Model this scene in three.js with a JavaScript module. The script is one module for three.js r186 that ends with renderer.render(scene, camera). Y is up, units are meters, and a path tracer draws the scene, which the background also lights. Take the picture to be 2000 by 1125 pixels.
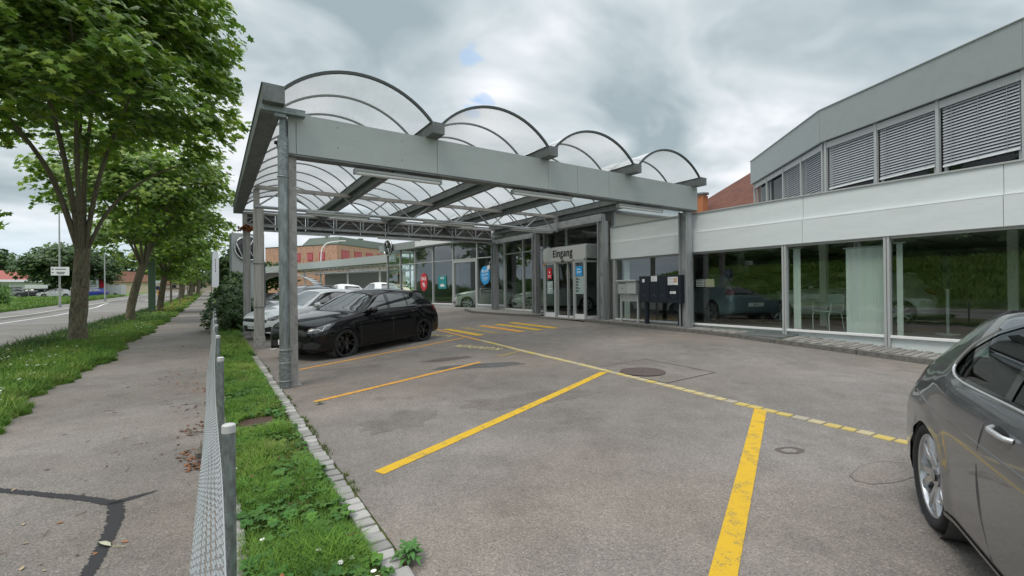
import * as THREE from 'three';
import { mergeGeometries, mergeVertices, toCreasedNormals } from 'three/addons/utils/BufferGeometryUtils.js';
import { RoundedBoxGeometry } from 'three/addons/geometries/RoundedBoxGeometry.js';
import { FontLoader } from 'three/addons/loaders/FontLoader.js';
import { TextGeometry } from 'three/addons/geometries/TextGeometry.js';

// ------------------------------------------------------------------ camera, sky, sun, exposure
const scene = new THREE.Scene();
const camera = new THREE.PerspectiveCamera(64.58, 1024 / 576, 0.05, 3000);
camera.position.set(0, 1.5, 0);
camera.rotation.order = 'YXZ';
camera.rotation.set(THREE.MathUtils.degToRad(0.16), THREE.MathUtils.degToRad(-33.3), THREE.MathUtils.degToRad(-0.6));
const renderer = new THREE.WebGLRenderer({ antialias: true });
renderer.setSize(1024, 576);
renderer.toneMapping = THREE.LinearToneMapping;
renderer.toneMappingExposure = 1.16;
renderer.shadowMap.enabled = true;

const sun = new THREE.DirectionalLight(0xfff3e4, 1.3);
sun.position.set(-42, 70, 6); sun.target.position.set(0, 0, -10);
sun.castShadow = true; sun.shadow.radius = 42; sun.shadow.mapSize.set(2048, 2048);
Object.assign(sun.shadow.camera, { left: -60, right: 60, top: 60, bottom: -60, near: 1, far: 250 });
scene.add(sun, sun.target);

function rng(seed) { let a = seed >>> 0; return () => { a = (a + 0x6D2B79F5) | 0; let t = Math.imul(a ^ (a >>> 15), 1 | a); t = (t + Math.imul(t ^ (t >>> 7), 61 | t)) ^ t; return ((t ^ (t >>> 14)) >>> 0) / 4294967296; }; }
const PERM = (() => { const r = rng(77), p = new Uint8Array(512); for (let i = 0; i < 256; i++) p[i] = i; for (let i = 255; i > 0; i--) { const j = Math.floor(r() * (i + 1)); const t = p[i]; p[i] = p[j]; p[j] = t; } for (let i = 0; i < 256; i++) p[256 + i] = p[i]; return p; })();
function vnoise(x, y) { // value noise 0..1, period 256
  const xi = Math.floor(x), yi = Math.floor(y); let fx = x - xi, fy = y - yi; fx = fx * fx * (3 - 2 * fx); fy = fy * fy * (3 - 2 * fy);
  const a = PERM[(xi & 255) + PERM[yi & 255]], b = PERM[((xi + 1) & 255) + PERM[yi & 255]], c = PERM[(xi & 255) + PERM[(yi + 1) & 255]], d = PERM[((xi + 1) & 255) + PERM[(yi + 1) & 255]];
  return (a + (b - a) * fx + (c - a + (a - b - c + d) * fx) * fy) / 255;
}
function fbm(x, y, o = 5, g = 0.5) { let s = 0, a = 1, n = 0; for (let i = 0; i < o; i++) { s += a * vnoise(x, y); n += a; a *= g; x = x * 2.03 + 17.1; y = y * 2.03 + 9.7; } return s / n; }
const clamp = (v, a, b) => v < a ? a : v > b ? b : v;
const sstep = (a, b, x) => { const t = clamp((x - a) / (b - a), 0, 1); return t * t * (3 - 2 * t); };
const lerp = (a, b, t) => a + (b - a) * t;

{ // overcast summer sky: layered cloud with lighter breaks and a few small blue gaps
  const W = 2048, Hh = 1024, data = new Float32Array(W * Hh * 4);
  const lumps = [ // direction, amount (+ lighter, - darker), width
    [[.231, .439, -.868], -.30, .20], [[.339, .434, -.834], -.22, .12], [[.42, .50, -.757], -.12, .16], [[.464, .397, -.792], .34, .07], [[.447, .36, -.82], .2, .08], [[.535, .478, -.697], .30, .08],
    [[.578, .42, -.70], -.10, .10], [[.71, .347, -.613], -.13, .17], [[.64, .38, -.66], -.12, .12], [[.801, .292, -.523], .34, .035], [[.847, .307, -.435], .26, .10], [[.85, .392, -.351], -.16, .18], [[.80, .50, -.33], -.14, .2], [[.62, .52, -.58], -.12, .12], [[.36, .53, -.76], -.16, .16], [[.698, .471, -.54], -.2, .12], [[.886, .402, -.229], .05, .2],
    [[.006, .331, -.944], .10, .14], [[.05, .445, -.894], .12, .10], [[.111, .50, -.857], .05, .1], [[.758, .25, -.60], -.14, .09]];
  const gaps = [[.421, .451, -.787, .0065], [.464, .397, -.792, .004], [.447, .36, -.82, .005]];
  for (let j = 0; j < Hh; j++) {
    const el = ((j + .5) / Hh - .5) * Math.PI, sy = Math.sin(el), cy = Math.cos(el);
    for (let i = 0; i < W; i++) {
      const ph = ((i + .5) / W - .5) * 2 * Math.PI, dx = Math.cos(ph) * cy, dz = Math.sin(ph) * cy, k = (j * W + i) * 4;
      let r, g, b;
      if (sy > -0.02) {
        const q = 1 / (Math.max(sy, 0) + .16), px = dx * q, pz = dz * q;
        const warp = fbm(px * 1.3 + 4, pz * 1.3 + 8, 3);
        let n = fbm(px * 1.5 + warp * 1.4 + 20, pz * 2.1 + warp * 1.2 + 31, 6, .52);
        let fine = fbm(px * 6 + warp * 3 + 50, pz * 8 + 70, 4, .55);
        let v = .5 + (n - .5) * 1.45 + (fine - .5) * .46;
        for (const [d, a, w] of lumps) { const dd = (dx - d[0]) ** 2 + (sy - d[1]) ** 2 + (dz - d[2]) ** 2; if (dd < w * w * 7) v += a * .8 * Math.exp(-dd / (w * w)) * (.55 + .9 * fine); }
        v = lerp(v, .66, sstep(.16, .0, sy) * .75);
        v = clamp(v, .02, 1.1);
        const up = 1 + 1.15 * sstep(.5, .95, sy);               // an overcast sky is brightest overhead
        const L = (.42 + .51 * v) * up;
        const cool = 1 - v;
        r = L * (1 - .25 * cool); g = L * (1 - .07 * cool); b = L * (1.035 - .03 * cool);
        const lowblue = sstep(.16, .02, sy) * sstep(.5, -.3, dx) ; r *= 1 - .11 * lowblue; b *= 1 + .06 * lowblue;
        for (const [gx, gy, gz, w] of gaps) { const dd = Math.sqrt((dx - gx) ** 2 + (sy - gy) ** 2 + (dz - gz) ** 2) + (fine - .5) * .09; const m = sstep(w * 2.6, w * .4, dd) * .5; r = lerp(r, .36, m); g = lerp(g, .55, m); b = lerp(b, .86, m); }
      } else { r = .14; g = .15; b = .12; }
      data[k] = r; data[k + 1] = g; data[k + 2] = b; data[k + 3] = 1;
    }
  }
  const t = new THREE.DataTexture(data, W, Hh, THREE.RGBAFormat, THREE.FloatType);
  t.mapping = THREE.EquirectangularReflectionMapping; t.magFilter = THREE.LinearFilter; t.minFilter = THREE.LinearFilter; t.needsUpdate = true;
  scene.background = t; scene.environment = t;
}

// ------------------------------------------------------------------ naming and building helpers
const counts = {};
function numbered(name) { const n = counts[name] || 0; counts[name] = n + 1; return n ? name + '_' + String(n).padStart(3, '0') : name; }
function tag(o, label, category, group) { o.userData = { ...o.userData, label }; if (category) o.userData.category = category; if (group) o.userData.group = group; else delete o.userData.group; return o; }
function thing(name, label, category, [x, y, z] = [0, 0, 0], turn = 0, group) {
  const o = new THREE.Group(); o.name = numbered(name); o.position.set(x, y, z); o.rotation.y = turn; scene.add(o); return tag(o, label, category, group);
}
function shade(m) { m.castShadow = true; m.receiveShadow = true; return m; }
function part(parent, name, geo, mat, label) {
  const g = Array.isArray(geo) ? mg(geo) : geo;
  const m = shade(new THREE.Mesh(g, mat)); m.name = name; parent.add(m); if (label) m.userData.label = label; return m;
}
function sub(parent, name) { const g = new THREE.Group(); g.name = name; parent.add(g); return g; }
function struct(name, geo, mat, label) { const m = shade(new THREE.Mesh(Array.isArray(geo) ? mg(geo) : geo, mat)); m.name = numbered(name); m.userData = { kind: 'structure', label }; scene.add(m); return m; }
function structGroup(name, label) { const m = new THREE.Group(); m.name = numbered(name); m.userData = { kind: 'structure', label }; scene.add(m); return m; }
function stuff(o, label) { o.userData = { kind: 'stuff', label }; return o; }
function copyOf(o, label, [x, y, z], turn, group) { const c = o.clone(); c.name = numbered(o.name.replace(/_\d{3}$/, '')); c.userData = { ...o.userData }; c.position.set(x, y, z); if (turn !== undefined) c.rotation.y = turn; scene.add(c); if (label) c.userData.label = label; if (group) c.userData.group = group; return c; }
function mg(list) { // merge with matching attributes
  const gs = list.map(g => { let q = g.index ? g.toNonIndexed() : g; for (const k of Object.keys(q.attributes)) if (!['position', 'normal', 'uv'].includes(k)) q.deleteAttribute(k); if (!q.attributes.uv) q.setAttribute('uv', new THREE.BufferAttribute(new Float32Array(q.attributes.position.count * 2), 2)); if (!q.attributes.normal) q.computeVertexNormals(); return q; });
  return gs.length === 1 ? gs[0] : mergeGeometries(gs);
}
const V = (x, y, z) => new THREE.Vector3(x, y, z);
function box(w, h, d, x = 0, y = 0, z = 0, ry = 0, bev = 0) { // centred box with metric uv
  const g = bev ? new RoundedBoxGeometry(w, h, d, 2, bev) : new THREE.BoxGeometry(w, h, d);
  if (!bev) { const uv = g.attributes.uv, dims = [[d, h], [d, h], [w, d], [w, d], [w, h], [w, h]]; for (let f = 0; f < 6; f++) for (let i = 0; i < 4; i++) uv.setXY(f * 4 + i, uv.getX(f * 4 + i) * dims[f][0], uv.getY(f * 4 + i) * dims[f][1]); }
  if (ry) g.rotateY(ry); g.translate(x, y, z); return g;
}
function cyl(r, h, x = 0, y = 0, z = 0, seg = 16, r2) { const g = new THREE.CylinderGeometry(r2 ?? r, r, h, seg); g.translate(x, y, z); return g; }
function bar(a, b, w, h) { // box beam from a to b (width w sideways, height h)
  const d = b.clone().sub(a), L = d.length(), g = box(w, h, L), m = new THREE.Matrix4(), z = d.clone().normalize();
  let up = Math.abs(z.y) > .98 ? V(1, 0, 0) : V(0, 1, 0); const x = up.clone().cross(z).normalize(), y = z.clone().cross(x);
  m.makeBasis(x, y, z); m.setPosition(a.clone().add(b).multiplyScalar(.5)); return g.applyMatrix4(m);
}
function rod(a, b, r, seg = 8, r2) { const d = b.clone().sub(a), g = new THREE.CylinderGeometry(r2 ?? r, r, d.length(), seg, 1); g.applyQuaternion(new THREE.Quaternion().setFromUnitVectors(V(0, 1, 0), d.clone().normalize())); g.translate((a.x + b.x) / 2, (a.y + b.y) / 2, (a.z + b.z) / 2); return g; }
function tube(pts, r, seg = 6, n, closed = false) { const c = new THREE.CatmullRomCurve3(pts, closed, 'centripetal'); return new THREE.TubeGeometry(c, n || pts.length * 3, r, seg, closed); }
function quadGeo(P, uvs) { // list of quads [a,b,c,d]
  const pos = [], uv = []; P.forEach((q, i) => { const u = uvs ? uvs[i] : [[0, 0], [1, 0], [1, 1], [0, 1]]; for (const k of [0, 1, 2, 0, 2, 3]) { pos.push(q[k].x, q[k].y, q[k].z); uv.push(...u[k]); } });
  const g = new THREE.BufferGeometry(); g.setAttribute('position', new THREE.Float32BufferAttribute(pos, 3)); g.setAttribute('uv', new THREE.Float32BufferAttribute(uv, 2)); g.computeVertexNormals(); return g;
}
function extr(pts, depth, bevel = 0) { const s = new THREE.Shape(pts.map(p => new THREE.Vector2(p[0], p[1]))); return new THREE.ExtrudeGeometry(s, { depth, bevelEnabled: bevel > 0, bevelSize: bevel, bevelThickness: bevel, bevelSegments: 2, steps: 1 }); }
// the lie of the land: the lot climbs towards the building, the street climbs in the distance
function G(x, z) {
  let r = .014 * Math.min(Math.max(0, -z - 45), 200);
  if (x > 1) r += .0275 * Math.min(x - 1, 12) * (1 + .06 * Math.min(Math.max(0, -z - 8), 14)) * sstep(.5, -7, z);
  return r;
}
function ribbon(pts, up, uvScale = 1, across = 1) { // ground sheet between matching left / right points [[lx,lz,rx,rz],...], follows the land
  const pos = [], uv = [], idx = [], n = across + 1;
  pts.forEach(([lx, lz, rx, rz]) => { for (let k = 0; k < n; k++) { const t = k / across, x = lerp(lx, rx, t), z = lerp(lz, rz, t); pos.push(x, G(x, z) + up, z); uv.push(x * uvScale, -z * uvScale); } });
  for (let i = 0; i < pts.length - 1; i++) for (let k = 0; k < across; k++) { const a = i * n + k, b = a + 1, c = a + n, d = c + 1; idx.push(a, b, c, b, d, c); }
  const g = new THREE.BufferGeometry(); g.setAttribute('position', new THREE.Float32BufferAttribute(pos, 3)); g.setAttribute('uv', new THREE.Float32BufferAttribute(uv, 2)); g.setIndex(idx); g.computeVertexNormals(); return g;
}
function patch(poly, up, uvScale = 1) { // flat outline laid on the land
  const s = new THREE.Shape(poly.map(p => new THREE.Vector2(p[0], -p[1]))), g = new THREE.ShapeGeometry(s), p = g.attributes.position, uv = g.attributes.uv;
  for (let i = 0; i < p.count; i++) { const x = p.getX(i), z = -p.getY(i); p.setXYZ(i, x, G(x, z) + up, z); uv.setXY(i, x * uvScale, -z * uvScale); }
  g.computeVertexNormals(); return g;
}
function line(a, b, w, up, n = 10) { const dx = b[0] - a[0], dz = b[1] - a[1], L = Math.hypot(dx, dz), nx = dz / L * w / 2, nz = -dx / L * w / 2, P = []; for (let i = 0; i <= n; i++) { const t = i / n, x = a[0] + dx * t, z = a[1] + dz * t; P.push([x + nx, z + nz, x - nx, z - nz]); } return ribbon(P, up); }

// ------------------------------------------------------------------ textures and materials
function tex(w, h, fn, srgb = true, rep = [1, 1]) { // fn(x,y) -> [r,g,b] 0..1
  const d = new Uint8Array(w * h * 4); for (let j = 0; j < h; j++) for (let i = 0; i < w; i++) { const c = fn(i, j), k = (j * w + i) * 4; d[k] = clamp(c[0], 0, 1) * 255; d[k + 1] = clamp(c[1], 0, 1) * 255; d[k + 2] = clamp(c[2], 0, 1) * 255; d[k + 3] = 255; }
  const t = new THREE.DataTexture(d, w, h); t.wrapS = t.wrapT = THREE.RepeatWrapping; t.magFilter = THREE.LinearFilter; t.minFilter = THREE.LinearMipmapLinearFilter; t.generateMipmaps = true; t.repeat.set(...rep); if (srgb) t.colorSpace = THREE.SRGBColorSpace; t.needsUpdate = true; return t;
}
const grey = (f) => (i, j) => { const v = f(i, j); return [v, v, v]; };
const lin = (r, g, b) => new THREE.Color().setRGB(r, g, b);
const std = (c, rough, metal = 0, o = {}) => new THREE.MeshStandardMaterial({ color: c, roughness: rough, metalness: metal, side: THREE.DoubleSide, ...o });
const phys = (c, rough, metal = 0, o = {}) => new THREE.MeshPhysicalMaterial({ color: c, roughness: rough, metalness: metal, side: THREE.DoubleSide, ...o });
function canvasTex(w, h, draw) { const c = document.createElement('canvas'); c.width = w; c.height = h; draw(c.getContext('2d'), w, h); const t = new THREE.CanvasTexture(c); t.colorSpace = THREE.SRGBColorSpace; return t; }
// asphalt: pale chips in a grey-brown binder, with stains and worn patches, 10 m a tile
const rA = rng(5);
function pnoise(x, y, p) { const xi = Math.floor(x), yi = Math.floor(y); let fx = x - xi, fy = y - yi; fx = fx * fx * (3 - 2 * fx); fy = fy * fy * (3 - 2 * fy); const h = (i, j) => PERM[(((i % p) + p) % p & 255) + PERM[((j % p) + p) % p & 255]], a = h(xi, yi), b = h(xi + 1, yi), c = h(xi, yi + 1), d = h(xi + 1, yi + 1); return (a + (b - a) * fx + (c - a + (a - b - c + d) * fx) * fy) / 255; }
function pfbm(u, v, p, o, g = .55) { let s = 0, a = 1, n = 0; for (let i = 0; i < o; i++) { s += a * pnoise(u * p, v * p, p); n += a; a *= g; p *= 2; } return s / n; }
function asphaltTex(n, metres, tint, seed, blot) {
  const R = rng(seed), chip = new Float32Array(n * n); for (let i = 0; i < n * n; i++) chip[i] = R();
  return tex(n, n, (i, j) => {
    const U = i / n, Vv = j / n, c0 = chip[j * n + i], c1 = (chip[j * n + ((i + 1) % n)] + chip[((j + 1) % n) * n + i] + c0) / 3;
    const u = pfbm(U, Vv, Math.round(metres * .5), 5, .58), w = pfbm((U + .37) % 1, Vv, Math.round(metres * 5), 3), warm = pfbm(U, (Vv + .5) % 1, 4, 4) - .5;
    const spot = sstep(.66, .74, pfbm((U + .11) % 1, (Vv + .23) % 1, metres * 3, 3, .6));
    let v = .485 + (c1 - .5) * .18 + (c0 > .93 ? .09 : 0) - (c0 < .07 ? .09 : 0) + (w - .5) * .07 + (u - .5) * blot - spot * .025;
    return [v * tint[0] * (1 + warm * .06), v * tint[1], v * tint[2] * (1 - warm * .08)];
  });
}
const lotTex = asphaltTex(2048, 10, [1.01, .965, .92], 11, .18); lotTex.repeat.set(.1, .1);
const pathTex = asphaltTex(1024, 5, [1.01, .965, .915], 12, .18); pathTex.repeat.set(.2, .2);
const roadTex = asphaltTex(1024, 8, [1.0, .98, .95], 13, .14); roadTex.repeat.set(.125, .125);
const grit = tex(512, 512, grey((i, j) => { const R = PERM[(i & 255) + PERM[(j + (i >> 8) * 37) & 255]] / 255; return .35 + .3 * R + .35 * vnoise(i * .5, j * .5); }), false);
const gritFor = (s) => { const t = grit.clone(); t.repeat.set(s, s); t.needsUpdate = true; return t; };
const M = {};
M.lot = std(lin(.87, .86, .85), .88, 0, { map: lotTex, bumpMap: gritFor(.9), bumpScale: .004 });
M.path = std(lin(.88, .87, .86), .92, 0, { map: pathTex, bumpMap: gritFor(.9), bumpScale: .005 });
M.road = std(lin(1, 1, 1), .85, 0, { map: roadTex });
M.soil = std(0xffffff, 1, 0, { map: tex(512, 512, (i, j) => { const n = fbm(i * .04, j * .04, 5, .6), m = vnoise(i * .5, j * .5); const v = .16 + .22 * n + .1 * m; return [v * 1.0, v * 1.12, v * .5]; }), bumpMap: gritFor(1), bumpScale: .01 }); M.soil.map.repeat.set(.5, .5);
M.field = std(lin(1.0, 1.0, 1.0), 1, 0, { map: tex(512, 512, (i, j) => { const n = fbm(i * .02, j * .02, 6, .62), m = vnoise(i * .6, j * .6); const v = .25 + .2 * n + .12 * m; return [v * .86, v * 1.12, v * .42]; }) }); M.field.map.repeat.set(.15, .15);
const wear = (base, seed, amt) => { const k = tex(512, 512, (i, j) => { const n = fbm(i * .018 + seed, j * .018, 5, .6), m = fbm(i * .13 + seed, j * .13, 3, .6); const v = 1 - amt * sstep(.45, .75, n) - amt * .7 * sstep(.5, .8, m); return [v, v, v]; }); k.repeat.set(.4, .4); return k; };
const wearA = wear(1, 3, .025), wearB = wear(1, 40, .13);
M.facadeWhite = std(lin(.66, .72, .735), .42, 0, { map: wearA });
M.facadeGrey = std(lin(.29, .325, .32), .42, 0, { map: wearA });
M.canopyGrey = std(lin(.37, .41, .40), .42, 0, { map: wearA });
M.frame = std(lin(.42, .44, .44), .4, .1);
M.frameDark = std(lin(.30, .32, .325), .42, .2);
M.galv = std(0xffffff, .48, .55, { map: tex(256, 256, (i, j) => { const n = fbm(i * .06, j * .06, 4, .6), m = fbm(i * .02 + 50, j * .11, 4); const v = .53 + .22 * (n - .5) + .22 * (m - .5); return [v * .94, v, v * 1.0]; }) });
M.galvPale = std(lin(.40, .42, .43), .45, .35, { map: wearB });
M.steelBeige = std(lin(.37, .355, .335), .55, .05, { map: wearB });
M.steelGrey = std(lin(.155, .172, .17), .5, .1, { map: wearB });
M.concrete = std(0xffffff, .95, 0, { map: tex(512, 512, (i, j) => { const n = fbm(i * .03, j * .03, 5, .6), m = vnoise(i * .9, j * .9); const v = .56 + .18 * (n - .5) + .1 * (m - .5); return [v, v * .985, v * .95]; }) });
const graniteTex = (b, s) => tex(256, 256, (i, j) => { const m = vnoise(i * .7 + s, j * .7), n = fbm(i * .06 + s, j * .06, 3); const v = b + .26 * (m - .5) + .2 * (n - .5) - (m < .2 ? .12 : 0); return [v, v * .99, v * .97]; });
M.granite = [.68, .6, .74, .64].map((b, k) => { const t = graniteTex(b, k * 31); t.repeat.set(3, 3); return std(lin(.78, .78, .78), .9, 0, { map: t }); });
M.graniteKerb = std(lin(.42, .415, .40), .85, 0, { map: graniteTex(.62, 90) });
M.paver = [.58, .63, .55].map((b, k) => std(lin(.8, .79, .77), .92, 0, { map: graniteTex(b, k * 17 + 200) }));
M.rubber = std(lin(.022, .022, .024), .85);
M.blackPlastic = std(lin(.018, .018, .02), .55);
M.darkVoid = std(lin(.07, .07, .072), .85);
M.glass = phys(lin(.80, .885, .85), .0, 0, { transmission: 1, thickness: 0, ior: 2.1 }); M.glassUp = phys(lin(.5, .56, .56), .0, 0, { transmission: 1, thickness: 0, ior: 1.5 });
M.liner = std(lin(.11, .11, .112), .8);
M.glassClear = phys(lin(.86, .93, .90), .0, 0, { transmission: 1, thickness: 0, ior: 1.5 });
M.carGlassDark = phys(lin(.03, .038, .038), .02, 0, { ior: 2.2, clearcoat: 1, clearcoatRoughness: .01 });
M.carGlass = phys(lin(.42, .50, .47), .0, 0, { transmission: 1, thickness: 0, ior: 1.55 });
M.poly = phys(lin(.96, .965, .96), .42, 0, { transmission: .82, thickness: 0, ior: 1.4, map: wearA });
M.white = std(lin(.78, .79, .80), .45);
M.lampTube = std(lin(.7, .72, .72), .3);
M.bark = std(0xffffff, .95, 0, { map: tex(512, 1024, (i, j) => { const n = fbm(i * .055, j * .012, 5, .62), m = fbm(i * .16, j * .05, 4, .6), l = fbm(i * .03 + 90, j * .03, 5, .55), lr = fbm(i * .09 + 30, j * .09 + 7, 3); let v = .38 + .32 * (n - .45) + .26 * (m - .5); let c = [v * 1.08, v * .98, v * .80]; const li = sstep(.50, .58, l) * sstep(.40, .54, lr); return c.map((q, k) => lerp(q, [.46, .49, .42][k], li * .7)); }), bumpMap: tex(512, 1024, grey((i, j) => fbm(i * .055, j * .012, 5, .62) * .6 + fbm(i * .16, j * .05, 4, .6) * .4), false), bumpScale: .03 });
M.wood = std(0xffffff, .9, 0, { map: tex(256, 256, (i, j) => { const v = .42 + .3 * (fbm(i * .1, j * .012, 4) - .5); return [v, v * .95, v * .86]; }) });
M.brown = std(lin(.12, .06, .03), 1);
const yellowWear = tex(1024, 1024, (i, j) => { const m = fbm(i * .24, j * .24, 4, .66), n = fbm(i * .02, j * .02, 4), w = sstep(.56, .72, m * .62 + n * .42); const a = PERM[(i & 255) + PERM[j & 255]] / 255; const c = [.86 - .1 * a, .70 - .09 * a, .13]; const d = [.50, .455, .36]; return c.map((q, k) => lerp(q, d[k], w * .9)); }); yellowWear.repeat.set(.7, .7);
M.yellow = std(lin(.95, .95, .95), .8, 0, { map: yellowWear, bumpMap: gritFor(.9), bumpScale: .003 });
const orangeWear = tex(512, 512, (i, j) => { const m = fbm(i * .11 + 9, j * .11, 4, .62), w = sstep(.56, .68, m); const c = [.84, .60, .20], d = [.50, .455, .38]; return c.map((q, k) => lerp(q, d[k], w * .9)); }); orangeWear.repeat.set(.8, .8);
M.yellowOld = std(lin(.95, .95, .95), .8, 0, { map: orangeWear });
const fadeWear = tex(512, 512, (i, j) => { const m = fbm(i * .11 + 19, j * .11, 4, .62), w = sstep(.40, .56, m); const c = [.70, .60, .30], d = [.47, .44, .40]; return c.map((q, k) => lerp(q, d[k], w * .95)); }); fadeWear.repeat.set(.8, .8);
M.yellowFaded = std(lin(.9, .9, .9), .85, 0, { map: fadeWear });
M.concretePale = std(lin(.60, .585, .53), .9, 0, { map: wearB }); M.letterPaint = std(0xffffff, .85, 0, { map: tex(256, 256, (i, j) => { const m = fbm(i * .12 + 7, j * .12, 4, .62), w = sstep(.50, .64, m); const c = [.80, .74, .52], d = [.52, .48, .43]; return c.map((q, k) => lerp(q, d[k], w * .8)); }) }); M.roadWhite = std(lin(.72, .72, .7), .8);
M.tar = std(lin(.022, .022, .024), .75, 0, { bumpMap: gritFor(1.2), bumpScale: .003 });
const font = await new FontLoader().loadAsync('fonts/droid/droid_sans_bold.typeface.json');
const fontR = await new FontLoader().loadAsync('fonts/droid/droid_sans_regular.typeface.json');
function text(str, size, depth, f = font, sx = 1) { const g = new TextGeometry(str, { font: f, size, depth, curveSegments: 4, bevelEnabled: false }); g.computeBoundingBox(); const b = g.boundingBox; g.translate(-(b.min.x + b.max.x) / 2, 0, 0); g.scale(sx, 1, 1); return g; }
// ------------------------------------------------------------------ the setting: ground, street, path, lot
{
  const xs = [-1500, -600, -250, -120, -80, -60, -45, -35, -28, -22, -18, -14, -10.6, -8, -6, -4.2, -3, -2, -1, 0, .5, 1, 2, 3, 4, 5, 6, 7, 8, 9, 10, 11, 12, 13, 16, 20, 26, 34, 45, 60, 90, 150, 300, 700, 1500];
  const zs = [1500, 500, 200, 90, 50, 30, 20, 14, 10, 7, 5, 3.5, 2, .5, -1, -2.5, -4, -5.5, -7, -8, -10, -12, -14, -16, -18, -20, -22, -26, -30, -35, -40, -45, -50, -60, -75, -90, -110, -140, -180, -245, -320, -500, -900, -1800];
  const pos = [], uv = [], idx = [], n = xs.length; zs.forEach(z => xs.forEach(x => { pos.push(x, G(x, z) - .09, z); uv.push(x, -z); }));
  for (let j = 0; j < zs.length - 1; j++) for (let i = 0; i < n - 1; i++) { const a = j * n + i; idx.push(a, a + 1, a + n, a + 1, a + n + 1, a + n); }
  const g = new THREE.BufferGeometry(); g.setAttribute('position', new THREE.Float32BufferAttribute(pos, 3)); g.setAttribute('uv', new THREE.Float32BufferAttribute(uv, 2)); g.setIndex(idx); g.computeVertexNormals();
  struct('ground', g, M.field, 'green open ground running out to the horizon');
}
const span = (a, b, n) => Array.from({ length: n + 1 }, (_, i) => a + (b - a) * i / n);
// edges of the verge between road and path (left edge irregular)
const vergeR = z => -2.12 + .10 * Math.sin(z * .8) + .07 * Math.sin(z * 2.3 + 1) + .05 * Math.sin(z * 5.1) + (z > -9 ? .0 : 0);
const vergeL = z => -4.45 + .05 * Math.sin(z * 1.7);
const roadFar = z => -10.6;
struct('footpath', ribbon(span(14, -190, 204).map(z => [-2.75, z, .06, z]), 0, 1, 2), M.path, 'grey-brown asphalt footpath along the wire fence');
struct('verge', ribbon(span(14, -190, 204).map(z => [vergeL(z), z, vergeR(z), z]), .012, 1, 2), M.soil, 'grass verge with the tree row between road and footpath');
struct('planting_strip', ribbon(span(9, -26, 70).map(z => [.06, z, .74, z]), .01, 1, 2), M.soil, 'narrow grass strip between wire fence and granite edging');
struct('road', ribbon(span(40, -300, 170).map(z => [roadFar(z), z, -4.3, z]), -.03, 1, 4), M.road, 'grey asphalt street beyond the row of trees');
struct('pavement', ribbon(span(40, -300, 170).map(z => [roadFar(z) - 2.6, z, roadFar(z) - .15, z]), .09, 1, 2), M.road, 'pale grey pavement on the far side of the street');
{
  const P = span(40, -300, 170), pos = [], a = [];
  for (let i = 0; i < P.length - 1; i++) { const z0 = P[i], z1 = P[i + 1], x0 = roadFar(z0), x1 = roadFar(z1); const y0 = G(x0, z0), y1 = G(x1, z1);
    a.push([V(x0 - .16, y0 + .1, z0), V(x0, y0 + .1, z0), V(x1, y1 + .1, z1), V(x1 - .16, y1 + .1, z1)], [V(x0, y0 + .1, z0), V(x0 + .01, y0 - .04, z0), V(x1 + .01, y1 - .04, z1), V(x1, y1 + .1, z1)]); }
  struct('kerb', quadGeo(a), M.concretePale, 'pale kerb along the far side of the street');
  const roadMarks = structGroup('road_marking', 'white edge line on the grey street');
  part(roadMarks, 'white_line', ribbon(span(20, -72, 60).map(z => { const x = z > -56 ? -9.35 : lerp(-9.35, -10.4, sstep(-56, -72, z)); return [x - .08, z, x + .08, z]; }), -.024), M.roadWhite);
  for (let k = 0; k < 9; k++) part(roadMarks, 'white_dash', line([-7.6, -78 - k * 9], [-7.6, -82 - k * 9], .15, -.024, 4), M.roadWhite);
}
struct('parking_lot', ribbon(span(10, -62, 144).map(z => [.88, z, 13.2, z]), 0, 1, 26), M.lot, 'worn grey-brown asphalt car park in front of the showroom');
const lot = scene.getObjectByName('parking_lot');
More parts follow.
